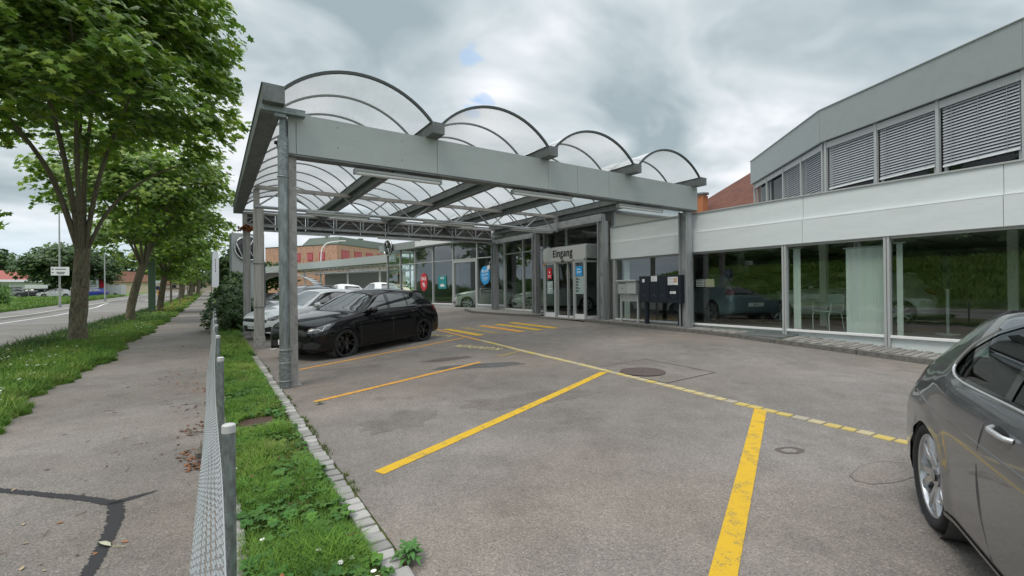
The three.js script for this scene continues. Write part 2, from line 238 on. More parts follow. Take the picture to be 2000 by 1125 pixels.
{ // painted lines, crossing stripes and lettering on the lot
  const y = .004;
  const pl = (a, b, w, m, n, l) => part(lot, 'painted_line', line(a, b, w, y, n), m, l);
  pl([2.02, -1.30], [5.40, -2.90], .13, M.yellow, 14, 'bright yellow bay line beside the grey car');
  pl([1.13, -3.74], [5.40, -5.48], .12, M.yellow, 14, 'bright yellow bay line, middle of the open bays');
  pl([1.14, -6.63], [4.33, -7.74], .10, M.yellowOld, 12, 'orange-yellow bay line ending at the dark asphalt patch');
  pl([4.93, -8.08], [5.74, -8.36], .10, M.yellowFaded, 6, 'faded short piece of bay line at the stone row');
  pl([1.37, -9.49], [5.83, -11.36], .10, M.yellowOld, 14, 'orange-yellow bay line beside the black car');
  pl([5.90, -10.52], [6.2, -14.2], .10, M.yellowOld, 10, 'yellow line running on from the stone row');
  pl([1.25, -13.3], [2.4, -13.8], .10, M.roadWhite, 5, 'white bay line in front of the white car');
  pl([1.5, -12.55], [6.05, -14.4], .09, M.yellowFaded, 8, 'faded bay line behind the black car');
  const zs = [[6.45, -13.82, -11.47, M.yellow], [7.04, -13.74, -11.52, M.yellowFaded], [7.76, -13.8, -11.27, M.yellowOld], [8.37, -13.78, -11.2, M.yellow], [9.0, -13.8, -11.23, M.yellow]];
  for (const [x, a, b, m] of zs) part(lot, 'crossing_stripe', line([x, a], [x, b], .27, y, 10), m);
  const kund = text('KUNDEN', .30, .004, font, .82); kund.rotateX(-Math.PI / 2); kund.rotateY(Math.PI / 2 + .36); 
  { const p = kund.attributes.position; for (let i = 0; i < p.count; i++) { const x = p.getX(i) + 5.38, z = p.getZ(i) - 9.55; p.setXYZ(i, x, G(x, z) + y + p.getY(i) * .5, z); } }
  part(lot, 'painted_lettering', kund, M.letterPaint, 'worn yellow word KUNDEN painted at the bay end');
  const k2 = text('KUNDEN', .30, .004, font, .82); k2.rotateX(-Math.PI / 2); k2.rotateY(Math.PI / 2 + .36);
  { const p = k2.attributes.position; for (let i = 0; i < p.count; i++) { const x = p.getX(i) + 5.65, z = p.getZ(i) - 12.65; p.setXYZ(i, x, G(x, z) + y + p.getY(i) * .5, z); } }
  part(lot, 'painted_lettering', k2, M.letterPaint, 'worn yellow word KUNDEN behind the black car');
  // stone row across the lot, yellow paint rubbed over it
  const R = rng(21), cp = [[5.40, -.55], [5.42, -1.6], [5.41, -2.9], [5.51, -5.52], [5.7, -8], [5.92, -10.52]];
  const at = s => { let k = 0; const z = -.55 - s; while (k < cp.length - 2 && cp[k + 1][1] > z) k++; const t = (z - cp[k][1]) / (cp[k + 1][1] - cp[k][1]); return [lerp(cp[k][0], cp[k + 1][0], t), z]; };
  const stoneM = [[.80, .64, .22], [.78, .67, .36], [.72, .64, .42], [.60, .55, .45], [.82, .66, .20]].map(c => { const t = graniteTex(.8, c[0] * 300); t.repeat.set(4, 4); return std(lin(c[0] * .95, c[1] * .95, c[2] * .95), .88, 0, { map: t }); });
  for (let s = 0; s < 9.95;) { const L = .13 + R() * .05, [x, z] = at(s + L / 2); const near = s < 5.6; const g = new RoundedBoxGeometry(.115 + R() * .015, .05, L - .016, 1, .012); g.rotateY((R() - .5) * .12); g.translate(x + (R() - .5) * .012, G(x, z) - .014 + R() * .003, z); const m = R() < .12 ? stoneM[3] : R() < .25 ? stoneM[2] : s < 2.4 || R() < .4 ? stoneM[R() < .5 ? 0 : 4] : stoneM[1]; part(lot, 'cobblestone', g, m); s += L; }
  // joints and patches
  const blob = (x, z, rx, rz, turn, seed, n = 40, jag = .16) => { const r = rng(seed), P = []; for (let i = 0; i < n; i++) { const a = i / n * Math.PI * 2, k = 1 + jag * (fbm(Math.cos(a) * 2 + seed, Math.sin(a) * 2 + 5, 4) - .5) * 4; const u = Math.cos(a) * rx * k, v = Math.sin(a) * rz * k; P.push([x + u * Math.cos(turn) + v * Math.sin(turn), z - u * Math.sin(turn) + v * Math.cos(turn)]); } return P; };
  M.patchDark = std(lin(.42, .45, .48), .9, 0, { map: (() => { const t = lotTex.clone(); t.repeat.set(.21, .21); t.needsUpdate = true; return t; })() });
  M.stain = std(lin(.42, .37, .35), .7, 0, { map: lotTex }); M.damp = std(lin(.80, .765, .74), .8, 0, { map: lotTex });
  part(lot, 'asphalt_patch', patch(blob(4.12, -7.42, .82, .26, -.42, 3), .0025), M.patchDark, 'dark grey repair patch at the end of the bay line');
  part(lot, 'oil_stain', patch(blob(4.02, -8.5, .52, .17, -.12, 8), .0025), M.stain, 'brown oil stain in the bay beside the black car');
  const ring = (x, z, rx, rz, turn, seed, w) => { const o = blob(x, z, rx, rz, turn, seed, 44, .12), i = o.map(([a, b]) => [x + (a - x) * (1 - w), z + (b - z) * (1 - w)]); const P = o.map((p, k) => [p[0], p[1], i[k][0], i[k][1]]); P.push(P[0]); return ribbon(P, .0025); };
  part(lot, 'dried_stain', ring(4.33, -2.07, .13, .085, -.3, 12, .42), M.stain, 'small dark ring stain near the yellow bay line');
  part(lot, 'dried_stain', patch(blob(4.45, -1.42, .36, .15, -.15, 15), .0022), M.damp, 'drying patch beside the grey car wheel');
  part(lot, 'stain_edge', ring(4.45, -1.42, .36, .15, -.15, 15, .035), M.stain);
  for (const [x, z, rx, rz, t, s] of [[1.75, -5.05, .5, .28, .4, 31], [3.4, -4.9, .9, .3, -.3, 32], [2.3, -8.9, .6, .12, -.3, 35]]) part(lot, 'dried_stain', patch(blob(x, z, rx, rz, t, s, 60, .3), .0018), std(lin(.72, .70, .685), .88, 0, { map: lotTex }));
  const seam = (pts, w) => { for (let i = 0; i < pts.length - 1; i++) part(lot, 'asphalt_joint', line(pts[i], pts[i + 1], w, .003, 8), M.tar); };
  const fr = [[5.57, -5.86], [6.83, -5.81], [6.8, -4.38], [5.58, -4.38]];
  part(lot, 'asphalt_patch', patch(fr, .0015), std(lin(.88, .87, .86), .9, 0, { map: lotTex }), 'square of newer asphalt round the manhole');
  seam([...fr, fr[0]], .02); seam([[6.0, -11.1], [7.6, -10.9], [9.4, -10.85], [10.9, -10.5]], .02); seam([[1.3, -9.15], [3.3, -9.55], [5.9, -10.75]], .008);
  const mh = sub(lot, 'manhole_cover'); { const y0 = G(5.93, -5.12); const lidM = std(lin(.105, .08, .075), .75, .2, { bumpMap: gritFor(6), bumpScale: .006 }); const ri = new THREE.TorusGeometry(.357, .007, 6, 40); ri.rotateX(Math.PI / 2); ri.translate(5.93, y0 + .004, -5.12); part(mh, 'rim', ri, std(lin(.10, .085, .08), .8)); const lid = cyl(.35, .012, 5.93, y0 + .003, -5.12, 40); lid.translate(-5.93, -y0, 5.12); lid.rotateZ(.0245); lid.translate(5.93, y0, -5.12); part(mh, 'lid', lid, lidM); part(mh, 'pick_hole', cyl(.02, .006, 5.93, y0 + .010, -5.12, 10), M.darkVoid); }
  M.blob = blob;
}
{ // granite setts edging the lot
  const kerb = structGroup('kerb_edging', 'row of pale granite setts between grass strip and asphalt');
  const R = rng(31); let z = 1.2;
  const shapes = [0, 1, 2, 3, 4].map(k => { const g = new RoundedBoxGeometry(.115, .12, .15, 2, .012), p = g.attributes.position; for (let i = 0; i < p.count; i++) { p.setX(i, p.getX(i) + (vnoise(p.getX(i) * 30 + k * 9, p.getZ(i) * 30) - .5) * .022); p.setY(i, p.getY(i) + (vnoise(p.getZ(i) * 26 + k * 5, p.getX(i) * 26 + 9) - .5) * .014); p.setZ(i, p.getZ(i) + (vnoise(p.getX(i) * 22 + 40, p.getY(i) * 22 + k * 3) - .5) * .016); } g.computeVertexNormals(); return g; });
  while (z > -24) { const L = .095 + R() * .055; const m = part(kerb, 'granite_sett', shapes[Math.floor(R() * 5)], M.granite[Math.floor(R() * 4)]); m.scale.set(.95 + R() * .12, 1, (L - .012) / .15); m.position.set(.795 + (R() - .5) * .016, -.030 + R() * .010, z - L / 2); m.rotation.set((R() - .5) * .05, (R() - .5) * .10, (R() - .5) * .05); z -= L; }
  part(kerb, 'mortar_bed', box(.16, .05, 26, .80, -.03, -11.4), M.soil);
}
{ // repair seams on the path and a concrete edging under the fence
  const path = scene.getObjectByName('footpath');
  const strip = (pts) => { const P = []; const c = new THREE.CatmullRomCurve3(pts.map(p => V(p[0], p[2], p[1]))); const N = pts.length * 30; for (let i = 0; i <= N; i++) { const q = c.getPoint(i / N), t = c.getTangent(i / N), l = Math.hypot(t.x, t.z), w = q.y / 2 * (.8 + .7 * (vnoise(i * 1.7, q.x * 30) - .3)), w2 = q.y / 2 * (.8 + .7 * (vnoise(i * 1.7 + 50, q.z * 30) - .3)); P.push([q.x + t.z / l * w, q.z - t.x / l * w, q.x - t.z / l * w2, q.z + t.x / l * w2]); } return ribbon(P, .003); };
  M.strip = strip; M.path0 = path;
}
{
  const path = M.path0;
  part(path, 'tar_seam', M.strip([[-2.3, -5.95, .06], [-1.37, -5.08, .065], [-1.02, -4.74, .07], [-.74, -4.46, .075], [-.60, -4.31, .08], [-.50, -4.33, .07], [-.36, -4.38, .008]]), M.tar, 'black tar seam across the path, forked at its end');
  part(path, 'tar_seam', M.strip([[-.60, -4.32, .09], [-.555, -4.05, .09], [-.55, -3.66, .075], [-.57, -3.25, .07], [-.62, -2.5, .07]]), M.tar, 'black tar seam running down the path');
  struct('fence_edging', box(.07, .12, 26, .115, -.015, -11.2), M.concrete, 'low concrete edging along the foot of the wire fence');
  const cov = thing('shaft_cover', 'rust-brown square shaft cover in the grass strip', 'manhole cover', [.40, .012, -5.86], .05);
  part(cov, 'plate', box(.36, .03, .40, 0, .01, 0, 0, .004), std(lin(.10, .06, .045), .8, .2, { bumpMap: gritFor(8), bumpScale: .006 }));
  part(cov, 'slot', box(.10, .004, .025, .03, .0265, .02), M.darkVoid);
  const blk = thing('stone_block', 'small grey weathered block on the path beside the fence', 'block', [-.05, 0, -5.1], .1);
  part(blk, 'block', box(.10, .12, .17, 0, .06, 0, 0, .012), M.wood); part(blk, 'ledge', box(.05, .05, .16, -.07, .025, 0, 0, .008), M.wood);
}
// ------------------------------------------------------------------ the entrance canopy with four glazed barrel vaults
const gut = [.78, 3.42, 6.05, 8.67, 11.31], Z0 = -7.55, Z1 = -19.02, ribZ = span(-7.62, -18.95, 11);
{
  const c = thing('canopy', 'grey steel entrance canopy with four clear barrel vaults over the parking bays', 'canopy', [0, 0, 0]);
  // gutters: open U channel, so the ends read as steel boxes
  gut.forEach((x, k) => {
    const w = k === 0 ? .28 : .22, L = Z0 - Z1, zc = (Z0 + Z1) / 2, h = k === 0 ? .25 : .19, y0 = 4.32;
    const g = part(c, 'gutter', [box(w, .012, L, x, y0, zc), box(.012, h, L, x - w / 2, y0 + h / 2 - .006, zc), box(.012, h, L, x + w / 2, y0 + h / 2 - .006, zc), box(w - .014, h - .014, .012, x, y0 + h / 2 - .001, Z0 - .008), box(w - .014, h - .014, .012, x, y0 + h / 2 - .001, Z1 + .008)], M.steelGrey);
    part(g, 'gutter_flange', [box(w + .05, .012, L - .02, x, y0 + h + .002, zc)], M.steelGrey);
    if (k) part(g, 'web_beam', [box(.012, .17, L - .7, x, y0 - .095, zc - .1), box(.15, .014, L - .7, x, y0 - .182, zc - .1)], M.steelGrey);
  });
  // ribs and sheets
  const ribM = std(lin(.20, .22, .215), .4, .4), edgeM = std(lin(.06, .07, .068), .45, .3);
  for (let v = 0; v < 4; v++) {
    const xa = gut[v] + .11, xb = gut[v + 1] - .11, xc = (xa + xb) / 2, half = (xb - xa) / 2, sag = .53, R = (half * half + sag * sag) / (2 * sag), yc = 4.53 + sag - R, A = Math.asin(half / R), N = 22;
    const P = (i, r) => { const a = -A + 2 * A * i / N; return [xc + r * Math.sin(a), yc + r * Math.cos(a)]; };
    const ribGeo = (w, h) => { const q = [], n = N; for (let i = 0; i < n; i++) { const [ax, ay] = P(i, R + h / 2), [bx, by] = P(i + 1, R + h / 2), [cx, cy] = P(i, R - h / 2), [dx, dy] = P(i + 1, R - h / 2); for (const s of [-1, 1]) q.push([V(ax, ay, s * w / 2), V(bx, by, s * w / 2), V(dx, dy, s * w / 2), V(cx, cy, s * w / 2)]); q.push([V(ax, ay, -w / 2), V(bx, by, -w / 2), V(bx, by, w / 2), V(ax, ay, w / 2)], [V(cx, cy, -w / 2), V(dx, dy, -w / 2), V(dx, dy, w / 2), V(cx, cy, w / 2)]); } return quadGeo(q); };
    const rg = ribGeo(.034, .034), eg = mergeGeometries([ribGeo(.04, .046)]), L = (ribZ[0] - ribZ[1]);
    const sheet = (() => { const q = []; for (let i = 0; i < N; i++) { const [ax, ay] = P(i, R + .012), [bx, by] = P(i + 1, R + .012), d = L / 2 - .0235; q.push([V(ax, ay, d), V(bx, by, d), V(bx, by, -d), V(ax, ay, -d)]); } const g = mergeVertices(quadGeo(q).deleteAttribute('normal')); g.computeVertexNormals(); return g; })();
    ribZ.forEach((z, i) => { const e = i === 0 || i === 11; const m = part(c, 'vault_rib', e ? eg : rg, e ? edgeM : ribM); m.position.z = z; if (i < 11) { const s = part(c, 'vault_sheet', sheet, M.poly); s.position.z = z - L / 2; } });
  }
  // front beam: steel behind, facing panels before it
  const seams = [1.0, 1.12, 3.53, 6.15, 7.0, 8.0, 11.45];
  part(c, 'front_beam', [box(10.3, .45, .12, 6.2, 3.98, -8.07), box(10.5, .03, .24, 6.22, 3.655, -8.0)], M.steelGrey);
  for (let i = 0; i < seams.length - 1; i++) { const a = seams[i] + .003, b = seams[i + 1] - .003; const p = part(c, 'fascia_panel', box(b - a, .645, .05, (a + b) / 2, 3.995, -7.895, 0, .006), M.canopyGrey); if (i === 1) for (const [sx, sy] of [[1.75, 4.2], [1.75, 3.87], [2.85, 4.17], [2.85, 3.83]]) part(p, 'screw', (() => { const g = cyl(.008, .006, 0, 0, 0, 8); g.rotateX(Math.PI / 2); g.translate(sx, sy, -7.868); return g; })(), M.tar); }
  part(c, 'fascia_end', box(.05, .645, .22, 11.475, 3.995, -8.0), M.canopyGrey);
  part(c, 'fascia_end', box(.04, .645, .16, .975, 3.995, -7.99), M.canopyGrey);
  part(c, 'corner_bracket', [box(.62, .09, .15, .92, 4.27, -7.76), box(.16, .06, .12, .88, 4.2, -7.78)], M.galv);
  // trusses
  const truss = (z, x0, x1, yt, yb, chord, n, tubeB) => {
    part(c, 'top_chord', box(x1 - x0, chord, .10, (x0 + x1) / 2, yt, z), M.steelBeige);
    part(c, 'bottom_chord', tubeB ? rod(V(x0, yb, z), V(x1, yb, z), .045, 12) : box(x1 - x0, .07, .10, (x0 + x1) / 2, yb, z), M.galvPale);
    const d = (x1 - x0) / n; for (let i = 0; i < n; i++) { const a = x0 + i * d, m = a + d / 2; part(c, 'truss_diagonal', rod(V(a + .03, yb, z), V(m - .02, yt, z), .022, 8), M.galvPale); part(c, 'truss_diagonal', rod(V(m + .02, yt, z), V(a + d - .03, yb, z), .022, 8), M.galvPale); }
  };
  truss(-13.75, .95, 11.05, 4.27, 3.75, .10, 7, true);
  truss(-18.38, .95, 11.1, 4.27, 3.84, .08, 10, false);
  for (let k = 1; k < 10; k++) part(c, 'truss_post', box(.04, .40, .05, .95 + k * 1.015, 4.05, -18.35), M.galvPale);
  part(c, 'truss_end', box(.10, .62, .14, 11.1, 4.0, -13.75), M.galvPale);
  // rear fascia: dark profiled boards seen from inside
  const bM = std(lin(.105, .10, .092), .7, 0, { map: wearB });
  for (let k = 0; k < 10; k++) for (let r = 0; r < 3; r++) part(c, 'rear_board', box(1.0, .195, .03, 1.42 + k * 1.016, 3.84 + r * .2, -18.62, 0, .004), bM);
  part(c, 'rear_rail', [box(10.5, .05, .20, 6.15, 3.70, -18.55), box(10.5, .05, .16, 6.15, 4.40, -18.6)], M.galvPale);
  // columns
  const col = (x, z, w, top, m, base) => { const y = G(x, z); const k = part(c, 'column', [box(w, top - y, .018, x, (top + y) / 2, z + w / 2), box(w, top - y, .018, x, (top + y) / 2, z - w / 2), box(.02, top - y, w - .02, x, (top + y) / 2, z)], m); if (base) part(k, 'base_plate', box(w + .1, .02, w + .1, x, y + .012, z), m); return k; };
  const boxCol = (x, z, w, d, top, m) => { const y = G(x, z); const k = part(c, 'column', box(w, top - y, d, x, (top + y) / 2, z, 0, .012), m); part(k, 'plinth', box(w + .03, .32, d + .03, x, y + .15, z, 0, .01), M.steelBeige); return k; };
  col(1.03, -8.05, .20, 4.2, M.steelBeige, true);
  boxCol(1.03, -13.82, .24, .2, 3.70, M.steelBeige); part(c, 'column_head', [box(.14, .52, .14, .99, 3.97, -13.82)], M.steelBeige);
  boxCol(1.0, -18.3, .22, .2, 3.66, M.steelBeige); part(c, 'column_head', box(.14, .6, .12, .95, 3.97, -18.3), M.steelBeige);
  const rc = (x, z, top) => { const y = G(x, z) + .09; part(c, 'column', [box(.26, top - y, .03, x, (top + y) / 2, z + .12, 0, .004), box(.26, top - y, .03, x, (top + y) / 2, z - .12, 0, .004), box(.05, top - y, .21, x, (top + y) / 2, z)], M.galvPale); };
  rc(11.22, -8.1, 3.64); rc(11.26, -11.42, 3.82); rc(11.26, -15.3, 3.80); rc(11.25, -18.6, 3.64);
  part(c, 'edge_beam', [box(.2, .26, 3.98, 11.26, 3.94, -13.36)], M.galvPale);
  part(c, 'edge_beam', [box(.16, .2, 3.3, 11.26, 3.75, -17.0)], M.galvPale);
  // downpipe on the near corner column
  const pm = M.galv, py = G(.93, -7.85);
  const dp = part(c, 'downpipe', [cyl(.075, 3.55, .93, py + 1.775, -7.86, 20), cyl(.084, .55, .93, py + .28, -7.86, 20), cyl(.079, .06, .93, py + .62, -7.86, 20), cyl(.05, .5, .93, 4.0, -7.86, 16, .05), cyl(.078, .6, .93, 3.6, -7.86, 20)], pm);
  for (const y of [.60, .40, .12, 3.28]) { const t = new THREE.TorusGeometry(.083, .008, 6, 20); t.rotateX(Math.PI / 2); t.translate(.93, py + y, -7.86); part(dp, 'pipe_clamp', [t, box(.14, .012, .012, 1.0, py + y, -7.87)], M.galvPale); }
  // cable conduit on the middle column
  for (const y of [1.1, 2.25]) part(c, 'column_strap', box(.26, .02, .22, 1.03, y, -13.82), M.steelGrey);
  part(c, 'conduit', rod(V(1.165, 1.1, -13.74), V(1.165, 2.3, -13.74), .014, 8), M.steelGrey);
  // small sensor under the first vault
  part(c, 'sensor', [box(.07, .05, .07, .92, 4.02, -8.6, 0, .01), rod(V(.92, 4.02, -8.6), V(.94, 3.86, -8.55), .01)], M.tar);
}
const fl = (x0, x1, y, z, label, w) => { const t = thing('strip_light', label, 'strip light', [(x0 + x1) / 2, y, z], 0, 'strip lights under the canopy'); const L = x1 - x0; part(t, 'housing', box(L, .05, w || .13, 0, .035, 0, 0, .012), M.frame); part(t, 'diffuser', box(L - .06, .05, .10, 0, -.012, 0, 0, .02), M.lampTube); part(t, 'end_cap', box(.03, .07, .12, L / 2 - .014, 0, 0, 0, .008), M.frame); part(t, 'end_cap', box(.03, .07, .12, -L / 2 + .014, 0, 0, 0, .008), M.frame); part(t, 'hanger', box(.25, .05, .09, 0, .08, 0), M.steelGrey); return t; };
fl(2.04, 3.66, 3.54, -8.0, 'strip light under the front beam nearest the downpipe corner'); fl(5.28, 6.89, 3.54, -8.0, 'strip light under the middle of the front beam'); fl(8.42, 10.08, 3.54, -8.0, 'strip light under the front beam nearest the right column');
fl(2.19, 3.94, 3.66, -13.75, 'strip light under the middle truss, leftmost of its three', .17); fl(5.68, 7.48, 3.66, -13.75, 'strip light under the middle truss, middle of its three', .17); fl(9.03, 10.9, 3.66, -13.75, 'strip light under the middle truss nearest the entrance', .17);
fl(2.17, 3.74, 3.62, -18.3, 'strip light under the rear boards, left one'); fl(5.59, 7.4, 3.62, -18.3, 'strip light under the rear boards, right one');
{ const b = thing('leaf_wreath', 'small tangle of dry orange-brown leaves at the rear left column', 'dry leaves', [.95, 3.66, -18.16]); const R = rng(4), gs = []; for (let i = 0; i < 60; i++) { const g = new THREE.PlaneGeometry(.10 + R() * .06, .06); g.rotateX(R() * 6); g.rotateY(R() * 6); g.rotateZ(R() * 6); g.translate((R() - .5) * .4, (R() - .4) * .22, R() * .12); gs.push(g); } part(b, 'foliage', gs, std(lin(.25, .085, .03), .9)); }
// ------------------------------------------------------------------ showroom, low wing with upper storey, entrance
const FX = 11.6;   // wing facade
const paneBox = (parent, name, a, b, y0, y1, m, t = .012) => /pane$/.test(name) ? part(parent, name, quadGeo([[V(a.x, y0, a.z), V(b.x, y0, b.z), V(b.x, y1, b.z), V(a.x, y1, a.z)]]), m) : part(parent, name, bar(V(a.x, (y0 + y1) / 2, a.z), V(b.x, (y0 + y1) / 2, b.z), t, y1 - y0), m);
const pole2 = (parent, name, p, y0, y1, w, d, ry, m) => { const g = box(w, y1 - y0, d, 0, 0, 0, 0, .004); g.rotateY(ry); g.translate(p.x, (y0 + y1) / 2, p.z); return part(parent, name, g, m); };
const wing = thing('office_wing', 'long low pale grey office wing with big ground floor windows and shuttered upper storey', 'building', [0, 0, 0]);
{
  const zA = 4.0, zB = -11.25, bars = [4.0, 1.5, -1.25, -3.58, -5.58, -8.19, -11.14];
  // ground floor glazing
  for (let i = 0; i < bars.length - 1; i++) {
    const a = bars[i + 1] + .05, b = bars[i] - .05, w = sub(wing, 'window');
    paneBox(w, 'pane', V(FX, 0, a - .02), V(FX, 0, b + .02), .47, 2.47, M.glass);
    part(w, 'sill', [box(.10, .05, b - a, FX - .045, .455, (a + b) / 2, 0, .004)], M.white);
    part(w, 'plinth_panel', box(.06, .24, b - a + .02, FX + .01, .31, (a + b) / 2), M.facadeWhite);
    part(w, 'head_rail', box(.08, .05, b - a, FX, 2.475, (a + b) / 2), M.frame);
  }
  for (const z of bars) { part(wing, 'mullion', [box(.13, 2.26, .045, FX - .03, 1.37, z - .028, 0, .004), box(.13, 2.26, .045, FX - .03, 1.37, z + .028, 0, .004)], M.frame); part(wing, 'mullion_foot', box(.05, .14, .03, FX - .05, .25, z), M.frameDark); }
  // two-step pale fascia in panels
  const seams = [4.0, 1.2, -1.92, -5.15, -8.4, -11.25];
  for (let i = 0; i < seams.length - 1; i++) { const a = seams[i + 1] + .003, b = seams[i] - .003, L = b - a, zc = (a + b) / 2;
    part(wing, 'fascia_panel', box(.05, .545, L, FX - .09, 2.775, zc, 0, .004), M.facadeWhite); part(wing, 'fascia_panel', box(.05, .54, L, FX - .03, 3.325, zc, 0, .004), M.facadeWhite); part(wing, 'fascia_lip', box(.12, .012, L, FX - .06, 3.053, zc), M.white); }
  part(wing, 'parapet', [box(.3, .03, 15.25, FX + .06, 3.61, -3.62), box(.05, .5, 15.2, FX + .2, 3.36, -3.62), box(.4, .04, 15.2, FX + .1, 2.51, -3.62)], M.frame);
  part(wing, 'flat_roof', box(8.2, .1, 16, FX + 4.3, 3.3, -3.6), M.frameDark);
  part(wing, 'end_panel', [box(.7, 1.1, .05, FX + .27, 3.05, -11.28)], M.facadeWhite);
  // room behind the glass
  const floorM = std(lin(.18, .17, .16), .35), wallM = std(lin(.42, .42, .38), .8), ceilM = std(lin(.55, .55, .5), .9);
  part(wing, 'floor', box(9, .05, 15.4, FX + 4.56, .40, -3.6), floorM);
  part(wing, 'ceiling', box(9, .05, 15.4, FX + 4.52, 2.70, -3.6), ceilM);
  part(wing, 'inner_wall', [box(.1, 2.3, 15.4, FX + 9, 1.57, -3.6)], wallM);
  part(wing, 'inner_wall', [box(9, 2.3, .1, FX + 4.5, 1.57, 4.05)], wallM);
  for (let k = 0; k < 14; k++) part(wing, 'ceiling_batten', box(8, .03, .05, FX + 4.3, 2.655, 3 - k * 1.0), std(lin(.30, .30, .28), .8));
  for (const [x, z] of [[13.9, -5.7], [14.6, -5.15], [15.4, -8.9], [14.6, -2.3]]) part(wing, 'inner_column', box(.16, 2.3, .16, x, 1.55, z), std(lin(.62, .64, .6), .7));
  const banner = part(wing, 'inner_beam', box(.08, .34, 5.2, 17, 2.14, -6.9), std(lin(.02, .022, .022), .6));
  { const t = text('Willkommen bei Volkswagen', .19, .01, font, .9); t.scale(-1, 1, 1); t.rotateY(-Math.PI / 2); t.translate(16.95, 2.06, -6.9); part(banner, 'lettering', t, std(lin(.8, .82, .8), .6)); }
  // upper storey, a faceted ring set back behind the parapet
  const K = [V(12.55, 0, 1.9), V(13.62, 0, -1.96), V(15.40, 0, -6.35), V(19.15, 0, -10.55)], yT = 6.8, yB = 5.84, yS = 3.2;
  const up = wing;
  const off = (p, q, d) => { const t = q.clone().sub(p).normalize(); return V(-t.z * d, 0, t.x * d); };  // towards the inside is +
  for (let k = 0; k < 3; k++) {
    const a = K[k], b = K[k + 1];
    part(up, 'upper_fascia', bar(V(a.x, (yT + yB) / 2, a.z), V(b.x, (yT + yB) / 2, b.z), .08, yT - yB), M.facadeGrey);
    part(up, 'coping', bar(V(a.x, yT + .012, a.z), V(b.x, yT + .012, b.z), .14, .02), M.frame);
  }
  { const a = K[3], b = V(24, 0, -8); part(up, 'upper_fascia', bar(V(a.x, (yT + yB) / 2, a.z), V(b.x, (yT + yB) / 2, b.z), .08, yT - yB), M.facadeGrey); part(up, 'upper_wall', bar(V(a.x + .3, (yB + yS) / 2, a.z + .25), V(b.x, (yB + yS) / 2, b.z), .08, yB - yS), M.facadeGrey); }
  part(up, 'upper_roof', extr([[12.6, -1.9], [13.62, 1.96], [15.4, 6.35], [19.15, 10.55], [24, 8], [24, -3]], .1).rotateX(-Math.PI / 2).translate(0, yB + .02, 0), M.frameDark);
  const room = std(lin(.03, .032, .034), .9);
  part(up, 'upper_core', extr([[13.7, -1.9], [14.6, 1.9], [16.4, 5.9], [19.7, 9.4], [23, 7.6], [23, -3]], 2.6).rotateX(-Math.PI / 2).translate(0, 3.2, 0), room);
  // window bays: along each facet, mullion positions as fractions
  const dropIn = .10, bays = [[0, [0, .33, .66, 1], [.45, .5, .5]], [1, [0, .0001, .345, .673, 1], [null, 4.18, 4.32, 4.10]], [2, [0.03, .29, .49, .75, 1], [3.3, 3.3, null, null]]];
  const blindM = std(lin(.44, .47, .50), .4, .1), slatShape = (L) => { const g = new THREE.BufferGeometry(); const q = [], w = .038; q.push([V(-.022, .029, 0), V(0, .006, 0), V(0, .006, L), V(-.022, .029, L)], [V(0, .006, 0), V(.021, -.032, 0), V(.021, -.032, L), V(0, .006, L)]); return quadGeo(q); };
  const bay = (k, f0, f1, yBot) => {
    const a = K[k], b = K[k + 1], t = b.clone().sub(a), n = off(a, b, 1), p = a.clone().addScaledVector(t, f0).addScaledVector(n, dropIn), q = a.clone().addScaledVector(t, f1).addScaledVector(n, dropIn), L = p.distanceTo(q), dir = q.clone().sub(p).normalize(), ry = Math.atan2(dir.x, dir.z);
    const w = sub(up, 'upper_window');
    const P = (s, d) => p.clone().addScaledVector(dir, s).addScaledVector(n, d);
    paneBox(w, 'pane', P(.05, .10), P(L - .05, .10), yS, yB - .1, M.glassUp, .01);
    const fr = (y0, y1, s0, s1, d, m = M.frame) => bar(V(P(s0, d).x, (y0 + y1) / 2, P(s0, d).z), V(P(s1, d).x, (y0 + y1) / 2, P(s1, d).z), .05, y1 - y0);
    part(w, 'frame', [fr(yS + .5, yS + .56, .04, L - .04, .08), fr(yB - .2, yB - .02, .02, L - .02, .0)], M.frame);
    for (const s of [.11, L - .11]) part(w, 'frame_stile', box(.05, yB - yS, .06, 0, 0, 0, ry).translate(P(s, .085).x, (yB + yS) / 2, P(s, .085).z), M.frame);
    if (yBot) { const y1 = yB - .22, pitch = .069, gs = slatShape(L - .17); let n2 = 0; for (let y = y1; y > yBot; y -= pitch) { const s = new THREE.Mesh(gs, blindM); s.name = 'slat'; const c = P(.085, .03); s.position.set(c.x, y, c.z); s.rotation.y = ry; s.rotation.z = 0; shade(s); w.add(s); n2++; }
      part(w, 'bottom_rail', fr(yBot - .035, yBot, .085, L - .085, .03), M.white); for (const s of [.18, .5, .82]) part(w, 'blind_cord', rod(P(L * s, -.012).setY(yBot), P(L * s, -.012).setY(y1 + .05), .005, 5), M.frameDark); }
  };
  const mull = (k, f) => { const a = K[k], b = K[k + 1], n = off(a, b, dropIn), p = a.clone().lerp(b, f).add(n), dir = b.clone().sub(a).normalize(); for (const d of [0]) part(up, 'upper_mullion', box(.075, yB - yS, .07, 0, 0, 0, Math.atan2(dir.x, dir.z)).translate(p.x, (yB + yS) / 2, p.z), M.frame); };
  bay(0, .0, .5, 4.1); bay(0, .5, .985, 4.1); mull(0, .5); mull(0, .985);
  const f1 = [.012, .345, .66, .985]; bay(1, f1[0], f1[1], 4.28); bay(1, f1[1], f1[2], 4.34); bay(1, f1[2], f1[3], 4.42); f1.forEach(f => mull(1, f));
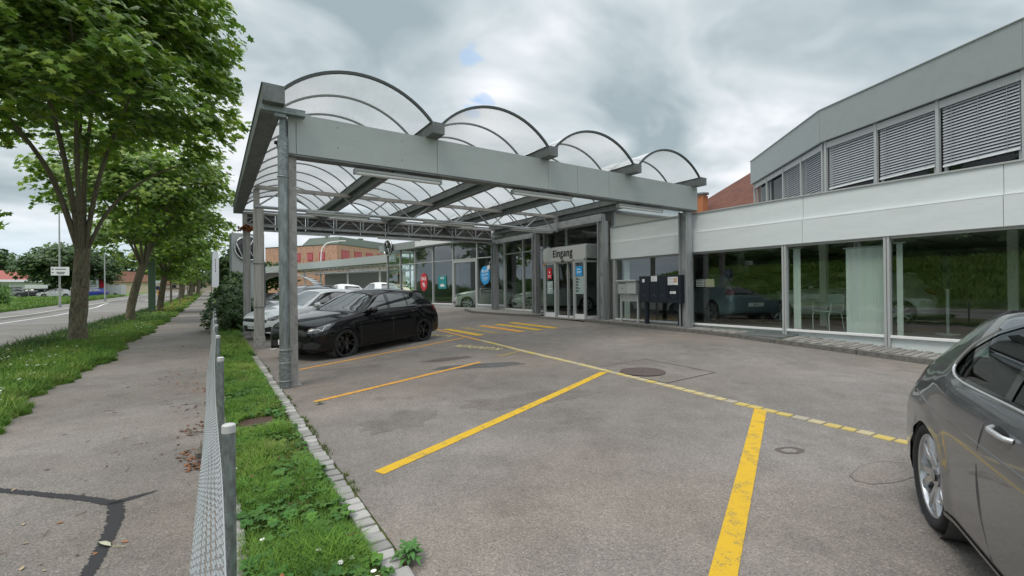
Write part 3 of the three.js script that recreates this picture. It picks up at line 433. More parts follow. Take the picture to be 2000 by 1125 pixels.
  const f2 = [.02, .26, .50, .76, .985]; bay(2, f2[0], f2[1], 3.35); bay(2, f2[1], f2[2], 3.35); bay(2, f2[2], f2[3], 0); bay(2, f2[3], f2[4], 0); f2.forEach(f => mull(2, f));
}
// showroom: glass front, angled beyond the canopy
const show = thing('showroom', 'glass-fronted car showroom with grey metal roof edge behind the canopy', 'building', [0, 0, 0]);
{
  const A = V(11.75, 0, -18.5), B = V(9.46, 0, -29.31), dAB = B.clone().sub(A), Lab = dAB.length(), ang = Math.atan2(dAB.x, dAB.z);
  const onAB = z => A.clone().addScaledVector(dAB, (z + 18.5) / (-29.31 + 18.5));
  const fl0 = .46, top = 4.0;
  // angled facade
  const ms = [-18.5, -20.45, -22.4, -24.2, -25.97, -27.58, -29.1];
  for (let i = 0; i < ms.length; i++) { const p = onAB(ms[i]); pole2(show, 'mullion', p, .45, top, .13, .07, ang, M.frame); }
  for (let i = 0; i < ms.length - 1; i++) {
    const a = onAB(ms[i]), b = onAB(ms[i + 1]), u = b.clone().sub(a).normalize(), a2 = a.clone().addScaledVector(u, .03), b2 = b.clone().addScaledVector(u, -.03);
    const w = sub(show, i === 1 ? 'glass_door' : 'window');
    paneBox(w, 'pane', a2, b2, i === 1 ? .55 : .78, 3.08, M.glass); paneBox(w, 'top_pane', a2, b2, 3.14, 3.98, M.glass);
    paneBox(w, 'transom', a2, b2, 3.085, 3.135, M.frame, .09);
    if (i !== 1) { paneBox(w, 'sill', a2, b2, .70, .765, M.white, .12); paneBox(w, 'plinth', a2, b2, .36, .70, M.frame, .06); }
    else { paneBox(w, 'door_frame', a2, b2, .44, .56, M.frame, .10); paneBox(w, 'door_frame', a2, b2, 2.95, 3.075, M.frame, .11); for (const e of [a2.clone().addScaledVector(u, .05), b2.clone().addScaledVector(u, -.05)]) pole2(w, 'door_frame', e, .56, 2.95, .11, .09, ang, M.frame); }
  }
  const fas = (a, b, y0, y1, m, name, t = .1, o = 0) => { const n = V(Math.cos(ang), 0, -Math.sin(ang)).multiplyScalar(o); return part(show, name, bar(V(a.x + n.x, (y0 + y1) / 2, a.z + n.z), V(b.x + n.x, (y0 + y1) / 2, b.z + n.z), t, y1 - y0), m); };
  fas(onAB(-20.2), onAB(-29.75), 4.0, 4.42, M.facadeGrey, 'roof_fascia', .3, .1); fas(onAB(-20.2), onAB(-25.6), 4.06, 4.86, M.white, 'sign_panel', .08, .24);
  fas(onAB(-18.4), onAB(-20.2), 4.0, 4.3, M.facadeGrey, 'roof_fascia', .25, .05);
  { const p = onAB(-29.75); const g = extr([[0, 0], [.36, 0], [.36, .5], [0, .5]], 4).translate(0, 0, 0); part(show, 'roof_fascia', box(5, .44, .12, p.x + 2.4, 4.21, p.z - .2), M.facadeGrey); }
  { const p = onAB(-29.3); for (let k = 0; k < 3; k++) { const w = sub(show, 'window'); paneBox(w, 'pane', V(p.x + .05 + k * 1.6, 0, p.z), V(p.x + 1.6 + k * 1.6, 0, p.z), .7, 3.95, M.glass); pole2(w, 'mullion', V(p.x + 1.62 + k * 1.6, 0, p.z), .4, 4, .07, .1, 0, M.frame); } }
  { const t = text('AMAG', .34, .03, font, 1); t.rotateY(ang + Math.PI / 2); const p = onAB(-24.4), n = V(Math.cos(ang), 0, -Math.sin(ang)).multiplyScalar(.285); t.translate(p.x + n.x, 4.47, p.z + n.z); part(show, 'lettering', t, M.blackPlastic, 'dark letters on the white roof sign'); }
  // facade parallel to the canopy
  const X = 11.75, zs = [-15.35, -16.9, -18.45];
  for (let i = 0; i < 2; i++) { const w = sub(show, 'window'), a = V(X, 0, zs[i + 1] + .04), b = V(X, 0, zs[i] - .04); paneBox(w, 'pane', a, b, .60, 3.14, M.glass); paneBox(w, 'top_pane', a, b, 3.2, 3.92, M.glass); paneBox(w, 'transom', a, b, 3.145, 3.195, M.frame, .09); paneBox(w, 'sill', a, b, .53, .595, M.white, .12); paneBox(w, 'plinth', a, b, .34, .53, M.frame, .06); }
  for (const z of zs) pole2(show, 'mullion', V(X, 0, z), .4, 3.95, .12, .075, 0, M.frame);
  // over the entrance: lintel, high pane, roof edge
  { const w = sub(show, 'window'); paneBox(w, 'pane', V(X, 0, -15.25), V(X, 0, -11.6), 3.1, 3.84, M.glass); pole2(w, 'mullion', V(X, 0, -13.9), 3.05, 3.86, .1, .06, 0, M.frame); pole2(w, 'mullion', V(X, 0, -11.58), .36, 3.86, .1, .06, 0, M.frame); paneBox(w, 'transom', V(X, 0, -15.3), V(X, 0, -11.55), 3.03, 3.095, M.white, .1); }
  part(show, 'lintel', box(.16, .3, 7.1, X, 4.0, -15.0), M.frame);
  part(show, 'roof_edge', [box(.35, .28, 7.6, X - .02, 4.31, -14.9, 0, .01)], M.facadeGrey); part(show, 'roof_edge', [box(.5, .04, 7.7, X, 4.47, -14.9)], M.frame);
  part(show, 'roof_edge', [box(3.4, .28, .14, X + 1.55, 4.31, -11.12, 0, .01), box(3.4, .04, .2, X + 1.55, 4.47, -11.1)], M.facadeWhite);
  part(show, 'end_wall', box(3.2, 1.3, .1, X + 1.62, 3.56, -11.42), std(lin(.55, .53, .46), .8));
  part(show, 'corner_post', box(.1, 1.4, .14, X - .02, 3.45, -11.35), M.frame); part(show, 'shutter_box', box(.12, .95, .12, X - .13, 3.15, -11.22, 0, .01), M.frame);
  // hall behind the glass
  part(show, 'floor', extr([[11.75, 11.3], [11.75, 18.5], [9.5, 29.3], [21, 29.3], [21, 11.3]], .05).rotateX(-Math.PI / 2).translate(0, .40, 0), std(lin(.12, .12, .115), .3));
  part(show, 'ceiling', extr([[11.75, 11.3], [11.75, 18.5], [9.5, 29.3], [21, 29.3], [21, 11.3]], .1).rotateX(-Math.PI / 2).translate(0, 4.12, 0), std(lin(.25, .25, .24), .8));
  part(show, 'inner_wall', [box(.1, 3.7, 18, 20.9, 2.27, -20.3), box(9, 3.7, .1, 16.3, 2.27, -11.5), box(9.6, 3.7, .1, 16.1, 2.27, -29.2)], std(lin(.34, .35, .34), .85));
  for (const z of [-14, -17.5, -21, -24.5]) part(show, 'ceiling_beam', box(9, .22, .16, 16.2, 3.95, z), M.frameDark);
  for (const [x, z] of [[13.4, -17.2], [13.2, -21], [12.4, -25]]) part(show, 'inner_column', box(.2, 3.6, .2, x, 2.2, z), M.frame);
  M.onAB = onAB; M.angAB = ang;
}
function emblem(parent, R, at3, ry, mats, rx = 0) { // round badge: disc, ring, and the two stacked angular letters
  const g = new THREE.Group(); g.name = 'emblem'; g.position.copy(at3); g.rotation.order = 'YXZ'; g.rotation.y = ry; g.rotation.x = rx; parent.add(g);
  const d = new THREE.CylinderGeometry(R, R, R * .12, 40); d.rotateX(Math.PI / 2); part(g, 'disc', d, mats[0]);
  const t = new THREE.TorusGeometry(R * .94, R * .055, 10, 48); t.translate(0, 0, R * .07); 
  const w = R * .145, st = (x0, y0, x1, y1) => bar(V(x0 * R, y0 * R, R * .09), V(x1 * R, y1 * R, R * .09), w, R * .09);
  part(g, 'letters', [t, st(-.40, .80, 0, .10), st(.40, .80, 0, .10), st(-.84, .34, -.40, -.76), st(-.40, -.76, 0, -.04), st(0, -.04, .40, -.76), st(.40, -.76, .84, .34)], mats[1]);
  return g;
}
const chrome = std(lin(.72, .73, .74), .18, .95), logoDark = phys(lin(.012, .014, .018), .15, 0, { clearcoat: 1 });
{ const p = M.onAB(-28.4); emblem(show, .50, V(p.x - .38, 4.2, p.z + .08), M.angAB + Math.PI / 2, [logoDark, chrome]); }
// entrance porch with sliding doors
const porch = thing('entrance_porch', 'small grey glazed entrance porch with sliding doors and Eingang sign', 'porch', [0, 0, 0]);
{
  const x = 11.0, z0 = -14.42, z1 = -11.98, y0 = G(11, -13) + .0;
  part(porch, 'roof', box(.85, .06, z1 - z0, x + .43, 3.06, (z0 + z1) / 2), M.frame);
  const sg = part(porch, 'sign_board', box(.07, .46, z1 - z0 + .02, x, 2.80, (z0 + z1) / 2, 0, .01), std(lin(.48, .50, .50), .45));
  { const t = text('Eingang', .27, .012, font, .82); t.rotateY(-Math.PI / 2); t.translate(x - .036, 2.70, -13.22); part(sg, 'lettering', t, M.blackPlastic); }
  part(porch, 'side_panel', box(.62, .44, .05, x + .36, 2.80, z1 - .01), M.facadeGrey);
  const post = (px, pz, w = .07) => part(porch, 'post', box(w, 2.28, w, px, 1.44, pz, 0, .006), M.frame);
  [[x, z0 + .04], [x, -13.68], [x, -12.62], [x, z1 - .04], [x + .6, z1 - .04], [x + .6, z0 + .04]].forEach(p => post(...p));
  part(porch, 'head_rail', [box(.07, .07, z1 - z0, x, 2.54, (z0 + z1) / 2)], M.frame); part(porch, 'sensor', box(.07, .05, .12, x - .05, 2.54, -13.2, 0, .01), M.blackPlastic);
  const leaf = (a, b, nm, dx = 0, kick = .17) => { const d = sub(porch, nm); paneBox(d, 'pane', V(x + dx, 0, a + .04), V(x + dx, 0, b - .04), .5, 2.45, M.glassClear); part(d, 'stile', box(.045, 2.15, .045, x + dx, 1.42, a + .03), M.frame); part(d, 'stile', box(.045, 2.15, .045, x + dx, 1.42, b - .03), M.frame); part(d, 'kick_rail', box(.05, kick, b - a - .05, x + dx, y0 + .06 + kick / 2, (a + b) / 2), M.white); part(d, 'top_rail', box(.05, .06, b - a - .05, x + dx, 2.47, (a + b) / 2), M.frame); return d; };
  leaf(z0 + .07, -13.71, 'side_light'); leaf(-12.59, z1 - .07, 'side_light'); leaf(-13.65, -13.02, 'sliding_door', .07, .08); leaf(-13.08, -12.64, 'sliding_door', .13, .08);
  const sd = sub(porch, 'side_window'); paneBox(sd, 'pane', V(x + .05, 0, z1 - .03), V(x + .56, 0, z1 - .03), .5, 2.5, M.glassClear); part(sd, 'kick_rail', box(.5, .17, .05, x + .3, .44, z1 - .03), M.white); part(sd, 'top_rail', box(.5, .06, .05, x + .3, 2.47, z1 - .03), M.frame);
  const sd2 = sub(porch, 'side_window'); paneBox(sd2, 'pane', V(x + .05, 0, z0 + .03), V(x + .56, 0, z0 + .03), .5, 2.5, M.glassClear);
  part(porch, 'threshold', box(.9, .04, z1 - z0 + .2, x + .25, y0 + .045, (z0 + z1) / 2), M.concrete);
  part(porch, 'warning_lamp', [box(.06, .05, .10, x - .06, 2.47, z0 + .1, 0, .01)], std(lin(.8, .25, .06), .4));
  const st = (w, h, z, y, t, label) => part(porch, 'sticker', box(.004, h, w, x - .016, y, z).rotateY(0), t, label);
  const decal = (w, h, z, y, draw, label, cw = 128, ch = 128) => { const g = new THREE.PlaneGeometry(w, h); g.rotateY(-Math.PI / 2); g.translate(x - .018, y, z); return part(porch, 'sticker', g, std(0xffffff, .5, 0, { map: canvasTex(cw, ch, draw) }), label); };
  decal(.27, .42, -14.05, 2.10, (c, w, h) => { c.fillStyle = '#d8283a'; c.fillRect(0, 0, w, h); c.fillStyle = '#fff'; c.beginPath(); c.arc(w / 2, h * .4, 14, 0, 7); c.fill(); c.fillRect(20, h - 40, w - 40, 8); c.fillRect(20, h - 24, w - 60, 6); }, 'red notice on the left door glass');
  decal(.36, .34, -12.33, 2.13, (c, w, h) => { c.fillStyle = '#2c9fe0'; c.fillRect(0, 0, w, h); c.fillStyle = '#fff'; c.font = 'bold 26px sans-serif'; c.fillText('INFO', 22, 50); c.fillRect(20, 70, 88, 6); c.fillRect(20, 86, 70, 6); }, 'blue notice on the right door glass');
  decal(.44, .62, -12.33, 1.62, (c, w, h) => { c.fillStyle = '#a9bcbb'; c.fillRect(0, 0, w, h); c.fillStyle = '#15191b'; for (let i = 0; i < 5; i++) { c.fillRect(10, 12 + i * 30, 40, 9); c.fillRect(10, 25 + i * 30, 66 - (i % 3) * 14, 7); } }, 'opening hours lettering on the right door glass', 128, 170);
  decal(.36, .5, -14.02, 1.55, (c, w, h) => { c.fillStyle = '#9fb3b2'; c.fillRect(0, 0, w, h); c.fillStyle = '#e8eeee'; for (let i = 0; i < 6; i++) c.fillRect(14, 14 + i * 18, 90 - (i % 3) * 22, 7); }, 'pale lettering on the left door glass');
}
{ // posters on the showroom glass
  const ang = M.angAB, n = V(Math.cos(ang), 0, -Math.sin(ang)).multiplyScalar(.03);
  const hang = (name, label, cat, z, y, geo, m) => { const p = M.onAB(z).add(n); const t = thing(name, label, cat, [p.x, y, p.z], ang + Math.PI / 2); part(t, 'sheet', geo, m); return t; };
  const oval = (rx, ry) => { const s = new THREE.Shape(); s.absellipse(0, 0, rx, ry, 0, Math.PI * 2); const g = new THREE.ExtrudeGeometry(s, { depth: .006, bevelEnabled: false, curveSegments: 24 }); const p = g.attributes.position, u = g.attributes.uv; for (let i = 0; i < p.count; i++) u.setXY(i, .5 + p.getX(i) / rx / 2, .5 + p.getY(i) / ry / 2); return g; };
  const sale = hang('sale_poster', 'red oval SALE % sticker on the showroom glass', 'poster', -25.1, 1.98, oval(.36, .52), std(lin(.55, .035, .05), .5));
  { part(sale, 'lettering', text('SALE', .20, .006, font, .8).translate(0, .10, .004), M.white); part(sale, 'lettering', text('%', .28, .006, font, .8).translate(0, -.30, .004), M.white); }
  const tea = hang('teal_poster', 'teal rectangular poster on the showroom glass', 'poster', -23.35, 1.93, box(.74, .72, .006), std(lin(.02, .26, .28), .5));
  part(tea, 'lettering', text('NEU', .12, .004, font).translate(0, .18, .004), M.white); part(tea, 'pictogram', [box(.4, .09, .006, 0, -.2, .006, 0, .002), box(.26, .08, .006, 0, -.13, .006, 0, .002)], M.white);
  const blu = hang('blue_poster', 'bright blue oval sticker with white dot on the glass beside the column', 'poster', -19.85, 2.22, oval(.36, .46), std(lin(.03, .34, .74), .5));
  part(blu, 'lettering', text('PLUS', .15, .004, font).rotateZ(.12).translate(0, .14, .006), M.white); part(blu, 'lettering', [text('Garantie', .08, .004, font).rotateZ(.1).translate(0, .0, .006), box(.44, .02, .008, 0, -.10, .005), box(.38, .02, .008, 0, -.17, .005), box(.28, .02, .008, 0, -.24, .005)], M.white); part(blu, 'badge', cyl(.11, .02, 0, 0, 0, 20).rotateX(Math.PI / 2).translate(.26, .38, .006), M.white);
}
// raised pavement along the facade
{
  const pv = structGroup('forecourt_pavement', 'raised pavement of small grey pavers along the glass front');
  const kx = z => z > -5.5 ? 10.55 : z > -7.7 ? lerp(10.55, 10.92, (-5.5 - z) / 2.2) : 10.9;
  const up = .085, R = rng(51);
  const slab = (pts, drop) => ribbon(pts, up - drop);
  part(pv, 'bed', slab(span(4, -11.6, 40).map(z => [kx(z) + .1, z, FX + .1, z]), .03), M.soil);
  const cuts = [4, 2.4, .9, -.7, -2.2, -3.75, -5.3, -6.5, -7.7, -9.2, -10.7, -11.9];
  for (let i = 0; i < cuts.length - 1; i++) { const a = V(kx(cuts[i]), G(kx(cuts[i]), cuts[i]) + .005, cuts[i]), b = V(kx(cuts[i + 1]), G(kx(cuts[i + 1]), cuts[i + 1]) + .005, cuts[i + 1]), d = b.clone().sub(a).normalize(); a.addScaledVector(d, .006); b.addScaledVector(d, -.006); part(pv, 'kerbstone', bar(a, b, .15, .17), M.graniteKerb); }
  let n = 0; const bx = [0, 1, 2].map(k => new RoundedBoxGeometry(.228, .06, .108, 1, .008));
  for (let z = -.9; z > -11.8; z -= .12) { const x0 = kx(z) + .085; let x = x0 + ((Math.round(z / .12) & 1) ? .0 : -.12); for (; x < FX - .05; x += .24) { const cx = x + .12; if (cx < x0 + .02 || n >= 298) continue; if (cx + .11 > FX) continue; if (z < -5.25 && z > -6.35 && cx > 10.75) continue; const m = part(pv, 'paver', bx[n % 3], M.paver[Math.floor(R() * 3)]); m.position.set(cx, G(cx, z) + up - .03 + R() * .004, z); m.rotation.set((R() - .5) * .02, (R() - .5) * .03, .02); n++; } }
  part(pv, 'paving', ribbon(span(4, -.84, 12).map(z => [kx(z) + .08, z, FX, z]), up - .004), M.paver[1]); part(pv, 'paving', ribbon(span(-7.6, -11.8, 16).map(z => [kx(z) + .08, z, FX, z]), up - .004), M.paver[1]);
  const gr = sub(pv, 'grating'); part(gr, 'frame', [box(.9, .03, .03, 11.1, G(11.1, -5.8) + up, -5.3), box(.9, .03, .03, 11.1, G(11.1, -5.8) + up, -6.3), box(.03, .03, 1.0, 10.66, G(10.7, -5.8) + up, -5.8), box(.03, .03, 1.0, 11.55, G(11.5, -5.8) + up, -5.8)], M.galv);
  for (let k = 0; k < 22; k++) part(gr, 'grating_bar', box(.86, .025, .012, 11.1, G(11.1, -5.8) + up - .001, -5.34 - k * .0438), M.galvPale);
  part(gr, 'pit', box(.86, .02, .96, 11.1, G(11.1, -5.8) - .06, -5.8), M.concrete);
  const pv2 = structGroup('entrance_pavement', 'low grey pavement along the showroom glass left of the entrance');
  part(pv2, 'slab', ribbon([[10.95, -14.6, 11.9, -14.6], [10.5, -16.2, 11.9, -16.2], [10.15, -18.8, 11.8, -18.8], [10.7, -20.6, 11.4, -20.6]], .08), M.concrete);
  const e = [[10.95, -14.6], [10.5, -16.2], [10.15, -18.8], [10.7, -20.6]]; for (let i = 0; i < 3; i++) part(pv2, 'kerbstone', bar(V(e[i][0], G(...e[i]) + .01, e[i][1]), V(e[i + 1][0], G(...e[i + 1]) + .01, e[i + 1][1]), .14, .15), M.graniteKerb);
}
// ------------------------------------------------------------------ cars: one lofted body shell, cut by outlines into panels, glass and lamps
function table(P) { // smooth monotone curve through [x, v] points
  const n = P.length, d = [], m = new Array(n); for (let i = 0; i < n - 1; i++) d.push((P[i + 1][1] - P[i][1]) / (P[i + 1][0] - P[i][0]));
  m[0] = d[0]; m[n - 1] = d[n - 2]; for (let i = 1; i < n - 1; i++) m[i] = d[i - 1] * d[i] <= 0 ? 0 : 2 * d[i - 1] * d[i] / (d[i - 1] + d[i]);
  return x => { if (x <= P[0][0]) return P[0][1]; if (x >= P[n - 1][0]) return P[n - 1][1]; let i = 0; while (x > P[i + 1][0]) i++; const h = P[i + 1][0] - P[i][0], t = (x - P[i][0]) / h, t2 = t * t, t3 = t2 * t; return (2 * t3 - 3 * t2 + 1) * P[i][1] + (t3 - 2 * t2 + t) * h * m[i] + (-2 * t3 + 3 * t2) * P[i + 1][1] + (t3 - t2) * h * m[i + 1]; };
}
// hatchback shape, x forward, y up, z to the car's right; axles at x = +-1.315
const HATCH = {
  top: table([[-2.09, .62], [-2.075, .80], [-2.05, .90], [-2.0, .955], [-1.93, 1.03], [-1.78, 1.185], [-1.65, 1.305], [-1.57, 1.352], [-1.35, 1.395], [-1.05, 1.432], [-.75, 1.452], [-.4, 1.460], [-.1, 1.443], [.1, 1.405], [.3, 1.325], [.5, 1.222], [.7, 1.112], [.88, 1.008], [.96, .978], [1.2, .945], [1.5, .895], [1.8, .828], [1.98, .770], [2.07, .72], [2.12, .66], [2.15, .58], [2.165, .50]]),
  belt: table([[-2.09, .60], [-2.06, .80], [-2.0, .915], [-1.85, .962], [-1.5, .978], [-.8, .965], [0, .945], [.7, .925], [.95, .905], [1.3, .865], [1.7, .79], [1.95, .715], [2.08, .655], [2.14, .58], [2.165, .48]]),
  half: table([[-2.09, .62], [-2.07, .745], [-2.03, .80], [-1.95, .836], [-1.8, .862], [-1.5, .882], [-1.1, .893], [-.5, .893], [.5, .892], [1.0, .890], [1.4, .882], [1.7, .848], [1.9, .79], [2.02, .715], [2.1, .63], [2.14, .55], [2.165, .45]]),
  bot: table([[-2.09, .42], [-2.07, .32], [-2.0, .25], [-1.7, .215], [-1.0, .185], [1.0, .185], [1.6, .19], [1.95, .20], [2.1, .23], [2.15, .27], [2.165, .31]]),
};
function section(S, x, ns = [16, 12, 12]) { // half section from bottom centre round the right side to top centre: [y, z] points
  const W = S.half(x), b = S.bot(x), bl = Math.max(S.belt(x), b + .06), T = Math.max(S.top(x), bl + .004), P = [];
  P.push([b + .03, 0], [b + .03, W * .5]);
  const lower = [[0, .955], [.05, .985], [.14, .997], [.30, 1.0], [.48, .998], [.60, .997], [.66, .999], [.70, .994], [.80, .982], [.90, .967], [.965, .948], [1, .925]];
  const aft = .085 * sstep(-.95, -1.85, x);
  for (const [t, k] of lower) { const y = b + (bl - b) * t; P.push([y, W * (k - aft * sstep(.55, 1, t))]); }
  const zb = W * (.925 - aft), gh = T - bl, tumble = .50;                       // the side glass leans in
  const crown = .028 + .03 * Math.min(1, gh / .3), rail = Math.max(bl + .0005, T - crown), zr = Math.max(.2, zb - tumble * (rail - bl) * (1 + .10 * (rail - bl)) - .02 * Math.min(1, gh / .1) - .5 * aft * Math.min(1, (rail - bl) / .25));
  const nS = ns[1]; for (let i = 1; i <= nS; i++) { const t = i / nS, y = bl + (rail - bl) * t, bow = .022 * Math.sin(Math.PI * t) * Math.min(1, gh / .3); P.push([y, lerp(zb - .012 * Math.min(1, gh / .1), zr, t) + bow]); }
  const yr = rail, nT = ns[2]; for (let i = 1; i <= nT; i++) { const t = i / nT, k = 1 - t, z = zr * k; const soft = 1 - Math.pow(k, 2.6); P.push([yr + (T - yr) * (1 - (1 - soft) * 1), z]); }
  return P;
}
function sideZ(S, x, y) { const P = section(S, x); for (let i = 2; i < P.length - 1; i++) if ((P[i][0] - y) * (P[i + 1][0] - y) <= 0 && P[i + 1][0] !== P[i][0]) { const t = (y - P[i][0]) / (P[i + 1][0] - P[i][0]); return lerp(P[i][1], P[i + 1][1], t); } return S.half(x) * .95; }
function loft(S, n = 110, flare = true) {
  const xs = []; for (let i = 0; i <= n; i++) { const t = i / n, e = .5 - .5 * Math.cos(Math.PI * t), u = lerp(t, e, .72); xs.push(lerp(-2.09, 2.165, u)); }
  const rings = xs.map(x => { const h = section(S, x); const full = []; for (let i = 0; i < h.length; i++) full.push(h[i]); for (let i = h.length - 2; i >= 0; i--) full.push([h[i][0], -h[i][1]]); return full; });
  const pos = [], idx = [], m = rings[0].length;
  rings.forEach((r, i) => r.forEach(([y, z]) => { let zz = z; if (flare && Math.abs(z) > .6) for (const ax of [-1.315, 1.315]) { const d = Math.hypot(xs[i] - ax, y - .315); if (y < .8) zz += Math.sign(z) * .014 * Math.exp(-(((d - .355) / .05) ** 2)); } pos.push(xs[i], y, zz); }));
  for (let i = 0; i < rings.length - 1; i++) for (let k = 0; k < m - 1; k++) { const a = i * m + k, b = a + 1, c = a + m, d = c + 1; idx.push(a, c, b, b, c, d); }
  for (const [i, fl] of [[0, 1], [rings.length - 1, 0]]) { const c = pos.length / 3; pos.push(xs[i], .5, 0); for (let k = 0; k < m - 1; k++) fl ? idx.push(c, i * m + k, i * m + k + 1) : idx.push(c, i * m + k + 1, i * m + k); }
  const g = new THREE.BufferGeometry(); g.setAttribute('position', new THREE.Float32BufferAttribute(pos, 3)); g.setIndex(idx); g.computeVertexNormals();
  const q = g.toNonIndexed(), p = q.attributes.position.array, nn = q.attributes.normal.array, tris = []; for (let i = 0; i < p.length; i += 9) tris.push([0, 3, 6].map(o => [p[i + o], p[i + o + 1], p[i + o + 2], nn[i + o], nn[i + o + 1], nn[i + o + 2]]));
  return tris;
}
const SIDE = v => [v[0], v[1]], FRONT = v => [v[2], v[1]], TOP = v => [v[0], v[2]];
function cut(tris, poly, proj, cond) { // split triangles by a convex outline: [inside, outside]
  const area = poly.reduce((s, p, i) => { const q = poly[(i + 1) % poly.length]; return s + p[0] * q[1] - q[0] * p[1]; }, 0); const P = area > 0 ? poly : [...poly].reverse();
  const lo = [Infinity, Infinity], hi = [-Infinity, -Infinity]; P.forEach(p => { for (const k of [0, 1]) { lo[k] = Math.min(lo[k], p[k]); hi[k] = Math.max(hi[k], p[k]); } });
  const inn = [], out = [];
  for (const t of tris) {
    const pr = t.map(proj); if (!cond(t) || pr.every(p => p[0] < lo[0]) || pr.every(p => p[0] > hi[0]) || pr.every(p => p[1] < lo[1]) || pr.every(p => p[1] > hi[1])) { out.push(t); continue; }
    let rest = t.slice(); const outs = [];
    for (let i = 0; i < P.length && rest.length > 2; i++) {
      const a = P[i], b = P[(i + 1) % P.length], s = v => { const p = proj(v); return (b[0] - a[0]) * (p[1] - a[1]) - (b[1] - a[1]) * (p[0] - a[0]); };
      const I = [], O = []; for (let k = 0; k < rest.length; k++) { const u = rest[k], v = rest[(k + 1) % rest.length], su = s(u), sv = s(v); (su >= 0 ? I : O).push(u); if ((su >= 0) !== (sv >= 0)) { const f = su / (su - sv), w = u.map((c, q) => c + (v[q] - c) * f); I.push(w); O.push(w); } }
      if (O.length > 2) outs.push(O); rest = I;
    }
    if (rest.length < 3) { out.push(t); continue; }
    for (let k = 1; k < rest.length - 1; k++) inn.push([rest[0], rest[k], rest[k + 1]]);
    for (const O of outs) for (let k = 1; k < O.length - 1; k++) out.push([O[0], O[k], O[k + 1]]);
  }
  return [inn, out];
}
function geoOf(tris, push = 0, sc) { const pos = new Float32Array(tris.length * 9), nor = new Float32Array(tris.length * 9); let i = 0; for (const t of tris) for (const v of t) { for (let k = 0; k < 3; k++) { pos[i + k] = (v[k] + v[k + 3] * push) * (sc ? sc[k] : 1); } const l = Math.hypot(v[3], v[4], v[5]) || 1; const n = [v[3] / l, v[4] / l, v[5] / l]; for (let k = 0; k < 3; k++) nor[i + k] = sc ? n[k] / sc[k] : n[k]; i += 3; } const g = new THREE.BufferGeometry(); g.setAttribute('position', new THREE.BufferAttribute(pos, 3)); g.setAttribute('normal', new THREE.BufferAttribute(nor, 3)); g.setAttribute('uv', new THREE.BufferAttribute(new Float32Array(tris.length * 6), 2)); return g; }
const circle = (cx, cy, r, n = 40) => Array.from({ length: n }, (_, i) => [cx + r * Math.cos(i / n * 2 * Math.PI), cy + r * Math.sin(i / n * 2 * Math.PI)]);
const tyreGeo = (() => { const p = [[.245, -.085], [.262, -.102], [.290, -.106], [.305, -.098], [.315, -.075], [.316, -.03], [.312, -.027], [.312, -.022], [.316, -.018], [.316, .018], [.312, .022], [.312, .027], [.316, .03], [.315, .075], [.305, .098], [.290, .106], [.262, .102], [.245, .085]]; const g = new THREE.LatheGeometry(p.map(q => new THREE.Vector2(...q)), 56); g.rotateX(Math.PI / 2); return g; })();
function wheelParts(parent, style, rimM, darkM) { // wheel in the plane z = 0, outer face towards +z
  part(parent, 'tyre', tyreGeo, M.rubber);
  const lip = new THREE.LatheGeometry([[.20, -.07], [.222, -.09], [.229, -.03], [.229, .084], [.222, .092], [.212, .084], [.205, .03], [.20, -.07]].map(q => new THREE.Vector2(...q)), 56); lip.rotateX(Math.PI / 2);
  const gs = [lip];
  const spoke = (a, r0, r1, w0, w1, z0, z1, skew) => { const s = (r, w, z, d) => [[r, -w], [r, w]].map(([x, y]) => { const aa = a + d; return V(x * Math.cos(aa) - y * Math.sin(aa), x * Math.sin(aa) + y * Math.cos(aa), z); }); const rows = [0, .5, 1].map(t => { const r = lerp(r0, r1, t), w = lerp(w0, w1, t), z = lerp(z0, z1, t) + .012 * Math.sin(Math.PI * t); return [s(r, w, z, skew * t), s(r, w * 1.5, z - .035, skew * t)]; }); const q = []; for (let i = 0; i < 2; i++) { const [a0, b0] = rows[i], [a1, b1] = rows[i + 1]; q.push([a0[0], a0[1], a1[1], a1[0]].reverse(), [b0[0], a0[0], a1[0], b1[0]].reverse(), [a0[1], b0[1], b1[1], a1[1]].reverse()); } return quadGeo(q); };
  if (style === 'twin') for (let k = 0; k < 5; k++) { const a = Math.PI / 2 + k * Math.PI * .4; for (const s of [-1, 1]) gs.push(spoke(a + s * .17, .045, .218, .017, .019, .058, .082, s * .10)); }
  else for (let k = 0; k < 5; k++) { const a = Math.PI / 2 + k * Math.PI * .4; for (const s of [-1, 1]) gs.push(spoke(a + s * .08, .04, .215, .013, .011, .05, .078, s * .16)); }
  gs.push(cyl(.058, .05, 0, 0, 0, 24).rotateX(Math.PI / 2).translate(0, 0, .045));
  gs.forEach(g => g.scale(1.1, 1.1, 1)); part(parent, 'rim', gs, rimM);
  part(parent, 'hub_cap', cyl(.034, .012, 0, 0, 0, 20).rotateX(Math.PI / 2).translate(0, 0, .074), darkM);
  part(parent, 'brake_disc', [cyl(.15, .02, 0, 0, 0, 32).rotateX(Math.PI / 2).translate(0, 0, -.005)], std(lin(.18, .18, .18), .45, .7));
}
const plateTex = (t) => canvasTex(256, 64, (c, w, h) => { c.fillStyle = '#e6e6e2'; c.fillRect(0, 0, w, h); c.fillStyle = '#111'; c.font = 'bold 44px sans-serif'; c.textAlign = 'center'; c.fillText(t, w / 2, 48); });
